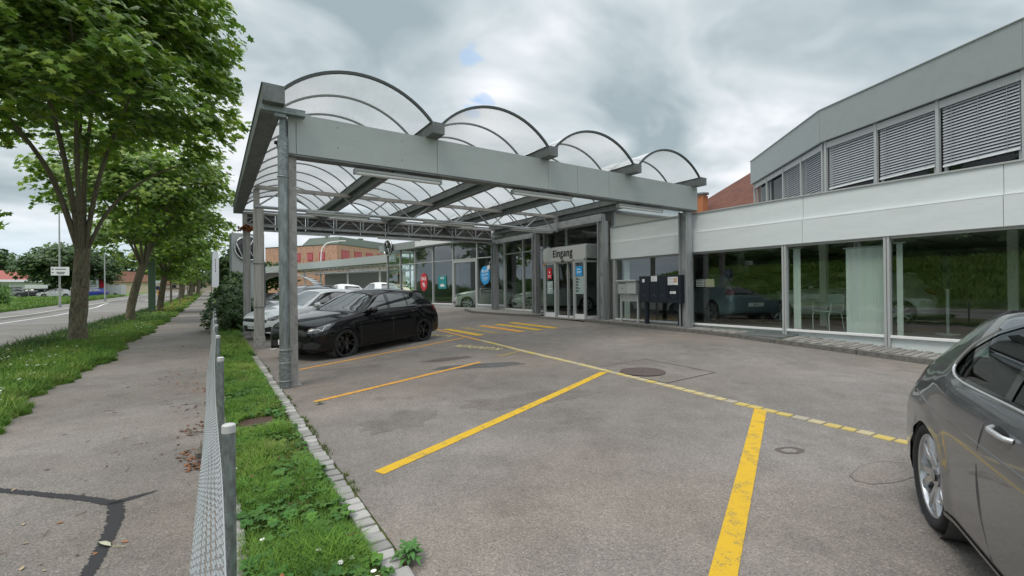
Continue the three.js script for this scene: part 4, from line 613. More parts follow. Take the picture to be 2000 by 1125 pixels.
function car(o) { // o: name, label, doors, paint, rim, glass, scale, detail...
  const S = HATCH, sc = o.scale || [1, 1, 1], t = thing(o.name || 'parked_car', o.label, o.category || 'car', [0, 0, 0], 0, o.group), gl = o.glass || M.carGlassDark;
  const black = phys(lin(.010, .010, .011), .12, 0, { clearcoat: 1, clearcoatRoughness: .03 }), trim = o.trim || black, P = o.paint;
  let T = loft(S, o.n || 110); const side = q => q.every(v => Math.abs(v[2]) > .33);
  for (const ax of [-1.315, 1.315]) T = cut(T, circle(ax, .315, .345), SIDE, q => q.every(v => Math.abs(v[2]) > .5))[1];
  T = T.filter(q => !(q.every(v => v[1] < .30) && q.every(v => Math.abs(v[2]) < .6)));
  const put = (n, tr, m, push = 0, label) => tr.length && part(t, n, geoOf(tr, push, sc), m, label);
  let A; const seams = [];
  // glass house
  const dlo = o.doors === 3 ? [[.83, .965], [.66, .962], [-1.10, .998], [-1.24, 1.03], [-1.15, 1.17], [-.98, 1.285], [-.8, 1.345], [-.45, 1.372], [-.05, 1.358], [.18, 1.315]] : [[.83, .965], [.66, .962], [-1.10, 1.0], [-1.20, 1.028], [-1.12, 1.15], [-.98, 1.27], [-.82, 1.338], [-.45, 1.372], [-.05, 1.358], [.18, 1.315]];
  [A, T] = cut(T, dlo, SIDE, side);
  const wins = o.doors === 3 ? [['quarter_window', [[-.53, 1.0], [-1.08, 1.012], [-1.20, 1.036], [-1.125, 1.16], [-.965, 1.268], [-.78, 1.33], [-.55, 1.350]]], ['door_window', [[.62, .978], [-.47, .997], [-.49, 1.354], [-.05, 1.338], [.15, 1.298]]]]
    : [['door_window', [[.66, .978], [-.05, .990], [-.09, 1.345], [-.02, 1.334], [.15, 1.298]]], ['door_window', [[-.15, .992], [-.76, 1.003], [-.76, 1.335], [-.19, 1.350]]], ['quarter_window', [[-.80, 1.005], [-1.08, 1.010], [-1.165, 1.034], [-1.095, 1.145], [-.965, 1.255], [-.80, 1.322]]]];
  for (const [n, poly] of wins) { let I; [I, A] = cut(A, poly, SIDE, side); put(n, I.filter(q => q[0][2] > 0), gl, -.004); put(n, I.filter(q => q[0][2] < 0), gl, -.004); }
  put('window_trim', A, trim, .0008);
  const up = q => q.every(v => v[1] > .93);
  let ws; [ws, T] = cut(T, [[.90, -.66], [.13, -.52], [.11, 0], [.13, .52], [.90, .66], [.93, 0]], TOP, q => up(q) && q.every(v => v[4] > .2)); let wi; [wi, ws] = cut(ws, [[.86, -.63], [.16, -.495], [.14, 0], [.16, .495], [.86, .63], [.89, 0]], TOP, () => true); put('windscreen', wi, gl, -.003); put('windscreen_border', ws, black);
  let rw; [rw, T] = cut(T, [[-.56, 1.03], [-.48, 1.30], [.48, 1.30], [.56, 1.03], [.5, 1.015], [-.5, 1.015]], FRONT, q => q.every(v => v[0] < -1.56 && v[3] < -.2)); put('rear_window', rw, o.rearGlass || M.carGlassDark, -.002);
  if (o.blackTail) { let bt; [bt, T] = cut(T, [[-.66, .80], [-.56, 1.33], [.56, 1.33], [.66, .80]], FRONT, q => q.every(v => v[0] < -1.56 && v[3] < -.2)); put('tailgate', bt, black, .001); }
  // lamps
  const lampGlass = phys(lin(.10, .11, .115), .05, .3, { clearcoat: 1 }), red = phys(lin(.16, .008, .010), .1, 0, { clearcoat: 1 });
  const fr = q => q.every(v => v[0] > 1.35), re = q => q.every(v => v[0] < -1.55);
  for (const s of [-1, 1]) {
    let hl; [hl, T] = cut(T, [[1.55, .800], [1.70, .800], [2.06, .690], [2.10, .615], [1.98, .605], [1.72, .69]], SIDE, q => fr(q) && q.every(v => v[2] * s > .36)); const h = put('headlight', hl, lampGlass, .002);
    if (h) { const pts = [[2.055, .66], [1.93, .685], [1.88, .65], [1.80, .735], [1.68, .765]].map(([x, y]) => V(x, y, s * (sideZ(S, x, y) + .002))); part(h, 'light_strip', tube(pts.map(p => V(p.x * sc[0], p.y * sc[1], p.z * sc[2])), .008, 6, 24), M.white); }
    let tl; [tl, T] = cut(T, [[-1.80, .885], [-1.83, .945], [-2.02, .965], [-2.10, .84], [-2.02, .775], [-1.9, .80]], SIDE, q => re(q) && q.every(v => v[2] * s > .30)); put('tail_light', tl, red, .002);
    let dr; [dr, T] = cut(T, [[1.90, .36], [2.06, .44], [2.15, .40], [2.15, .28], [1.98, .27]], SIDE, q => fr(q) && q.every(v => v[2] * s > .40)); put('bumper_vent', dr, M.blackPlastic, -.004);
  }
  let gg; [gg, T] = cut(T, [[-.60, .555], [-.60, .635], [-.40, .66], [.40, .66], [.60, .635], [.60, .555]], FRONT, q => q.every(v => v[0] > 1.9)); const gr = put('grille', gg, M.blackPlastic, -.002);
  [gg, T] = cut(T, [[-.46, .27], [-.50, .44], [.50, .44], [.46, .27]], FRONT, q => q.every(v => v[0] > 1.9)); put('lower_grille', gg, M.blackPlastic, -.004);
  if (gr) { for (const y of [.578, .612]) part(gr, 'grille_bar', box(.01, .008, .9 * sc[2], 2.155 * sc[0], y * sc[1], 0), o.grilleBar || black); }
  let sill; [sill, T] = cut(T, [[-1.0, .15], [-1.0, .245], [1.0, .235], [1.0, .15]], SIDE, q => q.every(v => Math.abs(v[2]) > .6)); put('side_skirt', sill, o.skirt || M.blackPlastic, .006);
  put('body', T, P);
  // lining inside, seats, well liners
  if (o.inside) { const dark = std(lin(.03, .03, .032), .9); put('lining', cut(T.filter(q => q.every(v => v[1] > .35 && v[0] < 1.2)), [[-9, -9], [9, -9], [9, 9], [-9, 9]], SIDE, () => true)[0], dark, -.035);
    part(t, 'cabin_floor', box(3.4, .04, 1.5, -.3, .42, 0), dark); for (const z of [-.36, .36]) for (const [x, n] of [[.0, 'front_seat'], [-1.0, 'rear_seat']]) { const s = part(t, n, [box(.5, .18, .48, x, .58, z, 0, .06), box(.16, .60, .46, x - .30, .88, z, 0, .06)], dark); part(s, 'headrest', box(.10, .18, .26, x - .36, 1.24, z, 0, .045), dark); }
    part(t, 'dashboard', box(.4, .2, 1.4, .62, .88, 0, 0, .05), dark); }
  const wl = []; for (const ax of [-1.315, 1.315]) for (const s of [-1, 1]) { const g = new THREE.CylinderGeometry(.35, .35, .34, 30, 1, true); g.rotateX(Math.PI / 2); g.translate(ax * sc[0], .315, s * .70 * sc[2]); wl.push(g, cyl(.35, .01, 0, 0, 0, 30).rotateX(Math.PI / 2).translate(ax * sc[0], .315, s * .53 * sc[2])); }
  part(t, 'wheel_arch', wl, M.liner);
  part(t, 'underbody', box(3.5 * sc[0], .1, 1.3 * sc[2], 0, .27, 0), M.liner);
  for (const ax of [-1.315, 1.315]) for (const s of [-1, 1]) { const w = sub(t, 'wheel'); w.position.set(ax * sc[0], .316, s * (.775 * sc[2])); if (s < 0) w.rotation.y = Math.PI; w.rotation.z = s * (ax > 0 ? .3 : .62) + (o.rimTurn || 0); const k = o.wheelScale || 1; w.scale.set(k, k, 1); w.position.y = .316 * k; wheelParts(w, o.rimStyle, o.rim || M.blackPlastic, o.hub || logoDark); }
  // shut lines, handles, mirrors
  const sp = (x, y, s, e = 0) => V(x * sc[0], y * sc[1], s * (sideZ(S, x, y) + e) * sc[2]);
  const lines = o.doors === 3 ? [[[-.50, .985], [-.545, .85], [-.56, .6], [-.51, .42], [-.42, .262]], [[.86, .93], [.90, .7], [.88, .45], [.84, .26]]] : [[[-.10, .985], [-.13, .8], [-.14, .5], [-.12, .262]], [[-1.08, 1.0], [-1.0, .80], [-.93, .62], [-.955, .42], [-.98, .262]], [[.86, .93], [.90, .7], [.88, .45], [.84, .26]]];
  for (const s of [-1, 1]) {
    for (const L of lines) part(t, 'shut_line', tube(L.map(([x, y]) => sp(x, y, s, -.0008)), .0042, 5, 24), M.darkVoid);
    part(t, 'crease', tube([[.95, .735], [.3, .742], [-.6, .755], [-1.3, .772], [-1.75, .79]].map(([x, y]) => sp(x, y, s, -.0035)), .007, 6, 30), P);
    for (const [hx, hy] of o.doors === 3 ? [[-.37, .865]] : [[.05, .845], [-.88, .865]]) { const h = sub(t, 'door_handle'); part(h, 'recess', (() => { const g = new THREE.SphereGeometry(1, 20, 14); g.scale(.075, .034, .012); const p = sp(hx - .005, hy, s, -.004); g.translate(p.x, p.y, p.z); return g; })(), M.blackPlastic); const g = tube([sp(hx + .10, hy - .004, s, -.002), sp(hx + .085, hy, s, .022), sp(hx + .02, hy + .004, s, .030), sp(hx - .05, hy + .006, s, .026), sp(hx - .095, hy + .006, s, -.004)], .0125, 10, 26); part(h, 'grip', g, o.handle || P); }
    const mz = sideZ(S, .55, .97), mr = sub(t, 'mirror'); const mg2 = new THREE.SphereGeometry(1, 22, 16); { const p = mg2.attributes.position; for (let i = 0; i < p.count; i++) { let x = p.getX(i), y = p.getY(i), z = p.getZ(i); p.setXYZ(i, (x < -.25 ? -.25 : x) * .10, Math.sign(y) * Math.pow(Math.abs(y), .8) * .072, Math.sign(z) * Math.pow(Math.abs(z), .8) * .115); } mg2.computeVertexNormals(); } mg2.translate(.54 * sc[0], 1.0 * sc[1], s * (mz + .115) * sc[2]); part(mr, 'housing', mg2, o.mirror || P); part(mr, 'foot', bar(V(.56 * sc[0], .95 * sc[1], s * (mz - .01) * sc[2]), V(.54 * sc[0], .965 * sc[1], s * (mz + .06) * sc[2]), .08, .03), M.blackPlastic); part(mr, 'mirror_glass', box(.006, .11, .18, (.54 - .032) * sc[0], 1.0 * sc[1], s * (mz + .115) * sc[2]), chrome);
  }
  if (o.beltTrim) for (const s of [-1, 1]) part(t, 'belt_trim', tube([[.78, .962], [.4, .966], [-.4, .978], [-1.08, .995], [-1.22, 1.022], [-1.255, 1.05], [-1.165, 1.18], [-.99, 1.292]].map(([x, y]) => sp(x, y, s, .001)), .0075, 6, 60), o.beltTrim);
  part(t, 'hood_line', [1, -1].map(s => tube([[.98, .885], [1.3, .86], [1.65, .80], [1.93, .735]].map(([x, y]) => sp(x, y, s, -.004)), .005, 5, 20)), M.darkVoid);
  const plate = (x, y, name, lab, rot) => { const g = new THREE.PlaneGeometry(.5, .11); g.rotateY(rot); g.translate(x * sc[0], y * sc[1], 0); part(t, name, g, std(0xffffff, .5, 0, { map: plateTex(o.plate || '') })); };
  plate(2.178, .40, 'front_plate', '', Math.PI / 2); plate(-2.102, .52, 'rear_plate', '', -Math.PI / 2);
  if (o.badge !== false) { emblem(t, .06, V(2.17 * sc[0], .60 * sc[1], 0), Math.PI / 2, [logoDark, chrome]); emblem(t, .055, V(-2.09 * sc[0], .82 * sc[1], 0), -Math.PI / 2, [logoDark, chrome], -.1); }
  part(t, 'roof_spoiler', (() => { const g = extr([[-1.50, 1.372], [-1.70, 1.325], [-1.705, 1.308], [-1.55, 1.32]], .86, .006); g.translate(0, 0, -.43); g.scale(...sc); return g; })(), o.spoiler || P);
  part(t, 'roof_antenna', (() => { const g = new THREE.ConeGeometry(.03, .06, 10); g.scale(1.8, 1, .6); g.translate(-1.45 * sc[0], 1.435 * sc[1], 0); return g; })(), M.blackPlastic);
  return t;
}
function parkCar(t, x, z, deg, tilt = true) { // heading: degrees the nose points from -x towards +z
  const a = THREE.MathUtils.degToRad(180 + deg); t.rotation.order = 'YXZ'; const h = V(Math.cos(a), 0, -Math.sin(a)); t.position.set(x, G(x, z) + .003, z); t.rotation.y = a;
  if (tilt) { const f = G(x + h.x * 1.3, z + h.z * 1.3), b = G(x - h.x * 1.3, z - h.z * 1.3); t.rotation.order = 'YZX'; t.rotation.z = Math.atan2(f - b, 2.6); const r = V(-h.z, 0, h.x), gl = G(x - r.x * .8, z - r.z * .8), gr = G(x + r.x * .8, z + r.z * .8); t.rotation.x = -Math.atan2(gr - gl, 1.6) * -1; t.position.y = (f + b) / 2 + .003; } return t;
}
const flake = (c, r = .16) => phys(c, r + .12, .25, { clearcoat: 1, clearcoatRoughness: .025 });
{
  const heading = 28.5;
  const grey = car({ label: 'dark grey three-door hatchback with silver twin-spoke wheels cut off by the right edge', doors: 3, n: 150, scale: [1, .97, 1], paint: phys(lin(.125, .13, .138), .30, .35, { clearcoat: 1, clearcoatRoughness: .03 }), glass: M.carGlass, rearGlass: M.carGlass, inside: true, rimStyle: 'twin', rim: std(lin(.50, .51, .53), .25, .8), hub: logoDark, handle: std(lin(.52, .53, .54), .25, .5), beltTrim: std(lin(.48, .49, .50), .3, .5), skirt: flake(lin(.07, .07, .074)), plate: 'ZH 204 815' });
  const a = THREE.MathUtils.degToRad(heading), h = [-Math.cos(a), Math.sin(a)], r = [-h[1], h[0]]; 
  parkCar(grey, 3.71 + h[0] * 1.315 - r[0] * .875, -.955 + h[1] * 1.315 - r[1] * .875, heading);
  const blk = car({ label: 'glossy black five-door hatchback with black wheels parked under the canopy', doors: 5, n: 130, paint: phys(lin(.004, .004, .005), .3, 0, { clearcoat: .75, clearcoatRoughness: .012, specularIntensity: .08 }), rimStyle: 'split', rim: phys(lin(.012, .012, .013), .3, .3, { clearcoat: .6 }), plate: 'ZH 417 302' });
  const byFront = (c, x, z, deg, k = 1) => { const b = THREE.MathUtils.degToRad(deg), hh = [-Math.cos(b), Math.sin(b)], rr = [-hh[1], hh[0]]; parkCar(c, x - hh[0] * 1.315 * k + rr[0] * .875, z - hh[1] * 1.315 * k + rr[1] * .875, deg); };
  byFront(blk, 2.47, -10.42, 28);
  const wht = car({ label: 'white five-door hatchback parked behind the black one', doors: 5, scale: [1.02, 1.015, 1.0], paint: phys(lin(.88, .89, .89), .3, 0, { clearcoat: 1, clearcoatRoughness: .04 }), rimStyle: 'split', rim: std(lin(.4, .4, .41), .3, .7), plate: 'ZH 730 118', badge: false, skirt: M.blackPlastic });
  byFront(wht, 2.22, -15.85, 28, 1.02);
  const suv = car({ label: 'black estate car with pale roof rails behind the white car', doors: 5, scale: [1.07, 1.10, 1.03], wheelScale: 1.08, paint: phys(lin(.010, .010, .012), .2, 0, { clearcoat: 1 }), rimStyle: 'split', rim: std(lin(.3, .3, .3), .3, .7), badge: false, n: 80 });
  byFront(suv, 2.21, -20.41, 28, 1.07);
  for (const s of [-1, 1]) part(suv, 'roof_rail', tube([V(.0, 1.55, s * .60), V(-.1, 1.60, s * .60), V(-1.5, 1.58, s * .58), V(-1.65, 1.52, s * .58)], .016, 6, 24), M.galvPale);
  for (const [x, z, l] of [[7.2, -31.5, 'left one of two white cars at the far end of the lot'], [10.0, -33.0, 'right one of two white cars at the far end of the lot']]) { const w = car({ label: l, doors: 5, scale: [1.05, 1.12, 1.02], paint: std(lin(.85, .86, .86), .35), rimStyle: 'split', rim: M.frame, badge: false, n: 60, group: undefined }); parkCar(w, x, z, -85); }
  // show cars behind the glass
  const elec = flake(lin(.16, .225, .25));
  const show1 = car({ name: 'show_car', label: 'blue-grey compact car with black tailgate seen from behind through the wing window', doors: 5, scale: [1.0, 1.06, 1.01], paint: elec, blackTail: true, rimStyle: 'twin', rim: std(lin(.3, .3, .31), .3, .6), plate: 'ID.3', n: 90, spoiler: M.blackPlastic });
  show1.position.set(14.15, .425, -9.15); show1.rotation.y = THREE.MathUtils.degToRad(66);
  const show2 = car({ name: 'show_car', label: 'pale silver car behind the slim white columns inside the wing', doors: 5, scale: [1.05, 1.04, 1.02], paint: flake(lin(.45, .46, .45)), rimStyle: 'twin', rim: std(lin(.45, .45, .46), .3, .7), n: 90 });
  show2.position.set(15.6, .425, -6.1); show2.rotation.y = THREE.MathUtils.degToRad(112);
  const s3 = car({ name: 'show_car', label: 'silver compact car with black tailgate behind the showroom glass door', doors: 5, scale: [1.0, 1.06, 1.01], paint: flake(lin(.42, .43, .43)), blackTail: true, rimStyle: 'twin', rim: M.frame, n: 90 });
  s3.position.set(13.0, .45, -21.9); s3.rotation.y = THREE.MathUtils.degToRad(150);
  const s4 = car({ name: 'show_car', label: 'silver compact car behind the glass beside the blue oval sticker', doors: 5, scale: [1.0, 1.06, 1.01], paint: flake(lin(.40, .42, .42)), blackTail: true, rimStyle: 'twin', rim: M.frame, n: 90 });
  s4.position.set(13.9, .45, -17.3); s4.rotation.y = THREE.MathUtils.degToRad(150);
}
// ------------------------------------------------------------------ trees, shrubs, grass
const UPV = V(0, 1, 0);
function leafGeo(kind) { // lobed maple-like leaf about 1 unit across, slightly folded; or a plain oval
  const o = kind === 'maple' ? [[0, -.5], [.16, -.30], [.48, -.34], [.34, -.06], [.52, .18], [.24, .20], [.0, .55], [-.24, .20], [-.52, .18], [-.34, -.06], [-.48, -.34], [-.16, -.30]] : kind === 'spray' ? [[0, -.5], [.22, -.2], [.5, -.1], [.25, .1], [.3, .4], [0, .35], [-.28, .5], [-.25, .1], [-.5, .0], [-.2, -.2]] : [[0, -.5], [.2, -.15], [.2, .2], [0, .5], [-.2, .2], [-.2, -.15]];
  const pos = [], P = o.map(([x, y]) => [x, -.22 * x * x - .18 * y * y, y]); for (let i = 0; i < P.length; i++) { const a = P[i], b = P[(i + 1) % P.length]; pos.push(0, .03, 0, ...a, ...b); }
  const g = new THREE.BufferGeometry(); g.setAttribute('position', new THREE.Float32BufferAttribute(pos, 3)); g.setAttribute('uv', new THREE.Float32BufferAttribute(new Float32Array(pos.length / 3 * 2), 2)); g.computeVertexNormals(); return g;
}
const LEAF = { maple: leafGeo('maple'), spray: leafGeo('spray'), oval: leafGeo('oval') };
const leafMat = (c, tr = .35) => phys(lin(...c), .62, 0, { transmission: tr, thickness: 0, ior: 1.35 });
M.leaf = leafMat([1, 1, 1], .52); 
function crownMesh(parent, spots, geo, mat, seed, size, pal, name = 'crown', upBias = .75) { // spots: [x,y,z,(dark)]
  const R = rng(seed), m = new THREE.InstancedMesh(geo, mat, spots.length), d = new THREE.Object3D(), c = new THREE.Color(); m.name = name;
  const q0 = new THREE.Quaternion(), n = new THREE.Vector3();
  spots.forEach((s, i) => { n.set((R() - .5) * 1.5 + (s[3] || 0), upBias, (R() - .5) * 1.5 + (s[4] || 0)).normalize(); q0.setFromUnitVectors(UPV, n); d.quaternion.copy(q0); d.rotateY(R() * 6.28); d.position.set(s[0], s[1], s[2]); const k = size * (.65 + R() * .7); d.scale.set(k, k, k); d.updateMatrix(); m.setMatrixAt(i, d.matrix); const p = pal[Math.floor(R() * pal.length)], v = .78 + R() * .44; c.setRGB(p[0] * v, p[1] * v, p[2] * v); m.setColorAt(i, c); });
  m.castShadow = m.receiveShadow = true; m.userData = { kind: 'stuff' }; parent.add(m); return m;
}
function limb(pts, r0, r1, seg = 9, wob = 0, R = null) { // tapered bent tube
  const c = new THREE.CatmullRomCurve3(pts, false, 'centripetal'), n = Math.max(6, pts.length * 5), fr = c.computeFrenetFrames(n, false), pos = [], uv = [], idx = []; let L = 0, prev = null;
  for (let i = 0; i <= n; i++) { const t = i / n, p = c.getPointAt(t), r = lerp(r0, r1, Math.pow(t, .8)); if (prev) L += p.distanceTo(prev); prev = p; for (let k = 0; k <= seg; k++) { const a = k / seg * 2 * Math.PI, w = 1 + wob * (vnoise(Math.cos(a) * 2 + 10 + i * .25, Math.sin(a) * 2 + 10 + L) - .5); const v = p.clone().addScaledVector(fr.normals[i], Math.cos(a) * r * w).addScaledVector(fr.binormals[i], Math.sin(a) * r * w); pos.push(v.x, v.y, v.z); uv.push(k / seg, L * .55); } }
  for (let i = 0; i < n; i++) for (let k = 0; k < seg; k++) { const a = i * (seg + 1) + k; idx.push(a, a + seg + 1, a + 1, a + 1, a + seg + 1, a + seg + 2); }
  const g = new THREE.BufferGeometry(); g.setAttribute('position', new THREE.Float32BufferAttribute(pos, 3)); g.setAttribute('uv', new THREE.Float32BufferAttribute(uv, 2)); g.setIndex(idx); g.computeVertexNormals(); return g;
}
const PALT = [[.15, .275, .028], [.20, .35, .034], [.26, .41, .042], [.105, .205, .03], [.33, .44, .05]];
function tree(o) { // o: label, group, at [x,z], fork, lean, r, limbs, crown {c:[x,y,z], r:[x,y,z]}, clumps, per, leaf, seed
  const R = rng(o.seed), y0 = G(...o.at), t = thing(o.name || 'street_tree', o.label, 'tree', [o.at[0], y0, o.at[1]], 0, o.group), lean = o.lean || [0, 0], top = V(lean[0], o.fork, lean[1]);
  const tr = limb([V(0, -.15, 0), V(lean[0] * .1, o.fork * .25, lean[1] * .1), V(lean[0] * .45, o.fork * .62, lean[1] * .4), top], o.r * 1.16, o.r * .92, 16, .28);
  { const p = tr.attributes.position; for (let i = 0; i < p.count; i++) { const y = p.getY(i); if (y < .5) { const k = 1 + .35 * Math.pow((.5 - y) / .65, 2); p.setX(i, p.getX(i) * k); p.setZ(i, p.getZ(i) * k); } } tr.computeVertexNormals(); }
  part(t, 'trunk', tr, M.bark);
  const C = V(...o.crown.c), rr = V(...o.crown.r), ends = [], limbs = o.limbs || 5; const lines = [];
  for (let i = 0; i < limbs; i++) {
    const dir = o.dirs ? o.dirs[i] : [Math.cos(i / limbs * 6.28 + o.seed + R() * .5), .95 + R() * .6, Math.sin(i / limbs * 6.28 + o.seed + R() * .5)];
    const e = V(C.x + dir[0] * rr.x * .72, C.y + (dir[1] - .9) * rr.y * .75, C.z + dir[2] * rr.z * .72); const m1 = top.clone().lerp(e, .3).add(V(-dir[0] * .15, .15 + R() * .25, -dir[2] * .15)), m2 = top.clone().lerp(e, .65).add(V((R() - .5) * .4, .35 * R() + .1, (R() - .5) * .4));
    const P = [top.clone().add(V(dir[0] * .03, -.22, dir[2] * .03)), m1, m2, e]; part(t, 'limb', limb(P, o.r * (.50 - .025 * i), o.r * .10, 10, .2), M.bark); lines.push(new THREE.CatmullRomCurve3(P, false, 'centripetal'));
  }
  const spots = [], tw = []; const N = o.clumps;
  for (let k = 0; k < N; k++) {
    let a = R() * 6.283, v = R() * 2 - 1, s = Math.sqrt(1 - v * v), rad = Math.pow(R(), .42); if (v < -.25 && R() < .55) v = -v * .6;
    let p = V(C.x + Math.cos(a) * s * rr.x * rad, C.y + v * rr.y * rad, C.z + Math.sin(a) * s * rr.z * rad); if (o.extra && k < o.extra.length) p = V(...o.extra[k]);
    if (o.hole && !(o.extra && k < o.extra.length) && o.hole(p)) continue;
    let best = null, bd = 1e9; for (const c of lines) for (const f of [.3, .45, .6, .75, .9, 1]) { const q = c.getPoint(f), d = q.distanceTo(p); if (q.y < p.y + .8 && d < bd) { bd = d; best = q; } }
    if (best && bd > .25 && bd < 1.9) tw.push(limb([best, best.clone().lerp(p, .5).add(V((R() - .5) * .3, .1 + R() * .2, (R() - .5) * .3)), p], Math.min(.03, .012 + bd * .009), .006, 5));
    const cr = (o.clumpR || .62) * (.7 + R() * .6), out = V(p.x - C.x, 0, p.z - C.z).normalize();
    for (let j = 0; j < o.per; j++) { const aa = R() * 6.283, q = Math.pow(R(), .5), h = (R() - .5); spots.push([p.x + Math.cos(aa) * q * cr, p.y + h * cr * .75 - q * q * cr * .35, p.z + Math.sin(aa) * q * cr, out.x * .5, out.z * .5]); }
  }
  if (tw.length) part(t, 'twigs', tw, M.bark);
  crownMesh(t, spots, LEAF[o.kind || 'maple'], M.leaf, o.seed + 5, o.leaf, o.pal || PALT);
  return t;
}
const ROW = 'maple trees in the row beside the footpath';
tree({ label: 'nearest maple of the row, thick lichen-spotted trunk forking into several limbs', group: undefined, at: [-3.38, -18.6], fork: 2.85, lean: [.12, .1], r: .195, seed: 3, leaf: .20, clumps: 430, per: 92, clumpR: .62,
  dirs: [[-.75, .95, .15], [-.28, 1.5, .3], [.28, 1.35, .1], [.72, 1.0, .1], [.2, 1.1, .8], [-.1, 1.3, -.7], [.95, -.25, -.35]], limbs: 7, crown: { c: [-.1, 8.9, 1.1], r: [4.2, 3.5, 4.9] },
  extra: [[-1.9, 3.75, .4], [-2.1, 4.0, .8], [-2.5, 4.2, .4], [-3.1, 5.0, 1.2], [-2.8, 4.9, .9], [3.2, 5.9, 1.8], [3.4, 6.2, 2.4], [3.4, 6.6, 2.8], [3.5, 7.2, 2.0], [3.0, 5.5, 1.2], [3.7, 6.8, 2.2], [3.6, 7.6, 2.6], [3.3, 6.3, 3.0], [3.0, 6.9, 3.4], [2.6, 6.4, 3.9], [3.8, 8.2, 1.6], [3.2, 7.8, 3.2], [2.2, 6.6, 4.4], [1.0, 6.7, 4.8], [.2, 6.5, 5.0], [-1.0, 6.3, 5.0], [-2.2, 6.2, 4.6], [-3.2, 5.8, 3.8], [-3.6, 5.3, 2.6], [-3.3, 5.0, 1.6], [-3.6, 4.9, 2.2], [-3.9, 5.4, 1.2], [-3.0, 4.6, 2.4], [-3.4, 4.5, 1.5], [-2.6, 5.0, 3.4], [-4.1, 5.0, 2.6], [-3.7, 4.4, 3.0], [-2.9, 5.2, 3.0], [-3.8, 5.9, 3.2], [1.6, 7.2, 5.0], [-.4, 7.4, 5.6], [-1.8, 7.0, 5.6]] , hole: p => p.y < 5.9 && p.x > -2.0 && p.x < 2.7 && p.z < 3.2 });
tree({ label: 'second maple of the row, its slim trunk leaning right', at: [-3.55, -30.3], fork: 3.0, lean: [.55, .1], r: .175, seed: 11, leaf: .22, clumps: 210, per: 75, clumpR: .75, limbs: 6, crown: { c: [.5, 6.8, .3], r: [4.1, 3.3, 4.2] }, hole: p => p.y < 4.2 && Math.abs(p.x) < 1.2 });
tree({ label: 'third maple of the row, trunk right behind the green post', at: [-3.3, -43.2], fork: 3.0, lean: [.3, 0], r: .20, seed: 17, leaf: .26, clumps: 170, per: 62, clumpR: .85, limbs: 6, crown: { c: [.2, 6.1, .2], r: [3.9, 3.2, 4.2] } });
tree({ label: 'fourth big maple of the row, far along the path', at: [-3.6, -78], fork: 3.0, lean: [.1, 0], r: .34, seed: 23, leaf: .36, clumps: 130, per: 45, clumpR: 1.1, limbs: 6, crown: { c: [-.8, 6.4, 0], r: [3.9, 3.6, 4.6] } });
tree({ label: 'fifth maple of the row, where the path ends', at: [-3.3, -100], fork: 2.6, lean: [.1, 0], r: .36, seed: 29, leaf: .42, clumps: 110, per: 40, clumpR: 1.2, limbs: 6, crown: { c: [-1.0, 6.3, 0], r: [4.2, 3.8, 4.6] } });
tree({ label: 'last maple of the row, partly hidden by the fifth', at: [-2.4, -112], fork: 2.6, r: .34, seed: 31, leaf: .45, clumps: 90, per: 36, clumpR: 1.2, limbs: 5, crown: { c: [-.8, 6.0, 0], r: [4.0, 3.6, 4.6] } });
for (const [x, z, s, l] of [[-3.4, -55, 41, 'young staked tree with three posts, nearer one'], [-3.2, -66, 43, 'young staked tree with three posts, farther one']]) {
  const t = tree({ name: 'young_tree', label: l, at: [x, z], fork: 2.2, r: .06, seed: s, leaf: .26, clumps: 50, per: 34, clumpR: .55, limbs: 4, crown: { c: [0, 3.7, 0], r: [1.3, 1.5, 1.3] } });
  const st = thing('tree_stake_frame', 'wooden post frame round the ' + (s === 41 ? 'nearer' : 'farther') + ' young tree', 'tree stakes', [x, G(x, z), z]); const pts = [[-.75, .6], [.75, .6], [0, -.8]]; pts.forEach(p => part(st, 'stake', cyl(.05, 1.9, p[0], .95, p[1], 8), M.wood)); for (let i = 0; i < 3; i++) part(st, 'crossbar', bar(V(pts[i][0], 1.75, pts[i][1]), V(pts[(i + 1) % 3][0], 1.75, pts[(i + 1) % 3][1]), .04, .08), M.wood);
}
// shrubs at the end of the grass strip
function shrub(name, label, [x, z], rx, h, rz, seed, N, pal, size = .11, cat = 'shrub', kind = 'spray') {
  const R = rng(seed), t = thing(name, label, cat, [x, G(x, z), z]); const spots = [], st = [];
  const K = Math.round(N / 26); for (let k = 0; k < K; k++) { const a = R() * 6.283, q = Math.pow(R(), .45), y = Math.pow(R(), .8), w = Math.sqrt(Math.max(.08, 1 - Math.pow(y, 2.2) * .92)), px = Math.cos(a) * q * rx * w, pz = Math.sin(a) * q * rz * w, py = .08 + y * h; if (k % 3 === 0) st.push(limb([V(px * .12, 0, pz * .12), V(px * .5, py * .6, pz * .5), V(px, py, pz)], .016, .004, 5)); for (let j = 0; j < 26; j++) spots.push([px + (R() - .5) * .42, py + (R() - .5) * .34, pz + (R() - .5) * .42, px / rx * .7, pz / rz * .7]); }
  part(t, 'stems', st, M.bark); crownMesh(t, spots, LEAF[kind], M.leaf, seed + 1, size, pal, 'foliage', .7); return t;
}
const PALD = [[.06, .13, .03], [.085, .17, .038], [.11, .21, .042], [.045, .10, .028]];
shrub('shrub', 'dark evergreen bush overhanging the end of the wire fence', [.60, -21.2], .85, 1.55, 2.2, 61, 5000, PALD, .13);
shrub('shrub', 'paler taller bush behind the evergreen one beside the white banner', [.95, -26.5], .5, 2.3, 1.4, 62, 2200, [[.07, .15, .03], [.09, .19, .035], [.05, .11, .03]], .16, 'shrub', 'oval');
shrub('shrub', 'small rust-red bush at the foot of the sign pylon', [1.25, -21.6], .42, .75, .5, 63, 900, [[.16, .06, .022], [.10, .07, .02], [.2, .085, .03]], .10, 'shrub', 'oval');
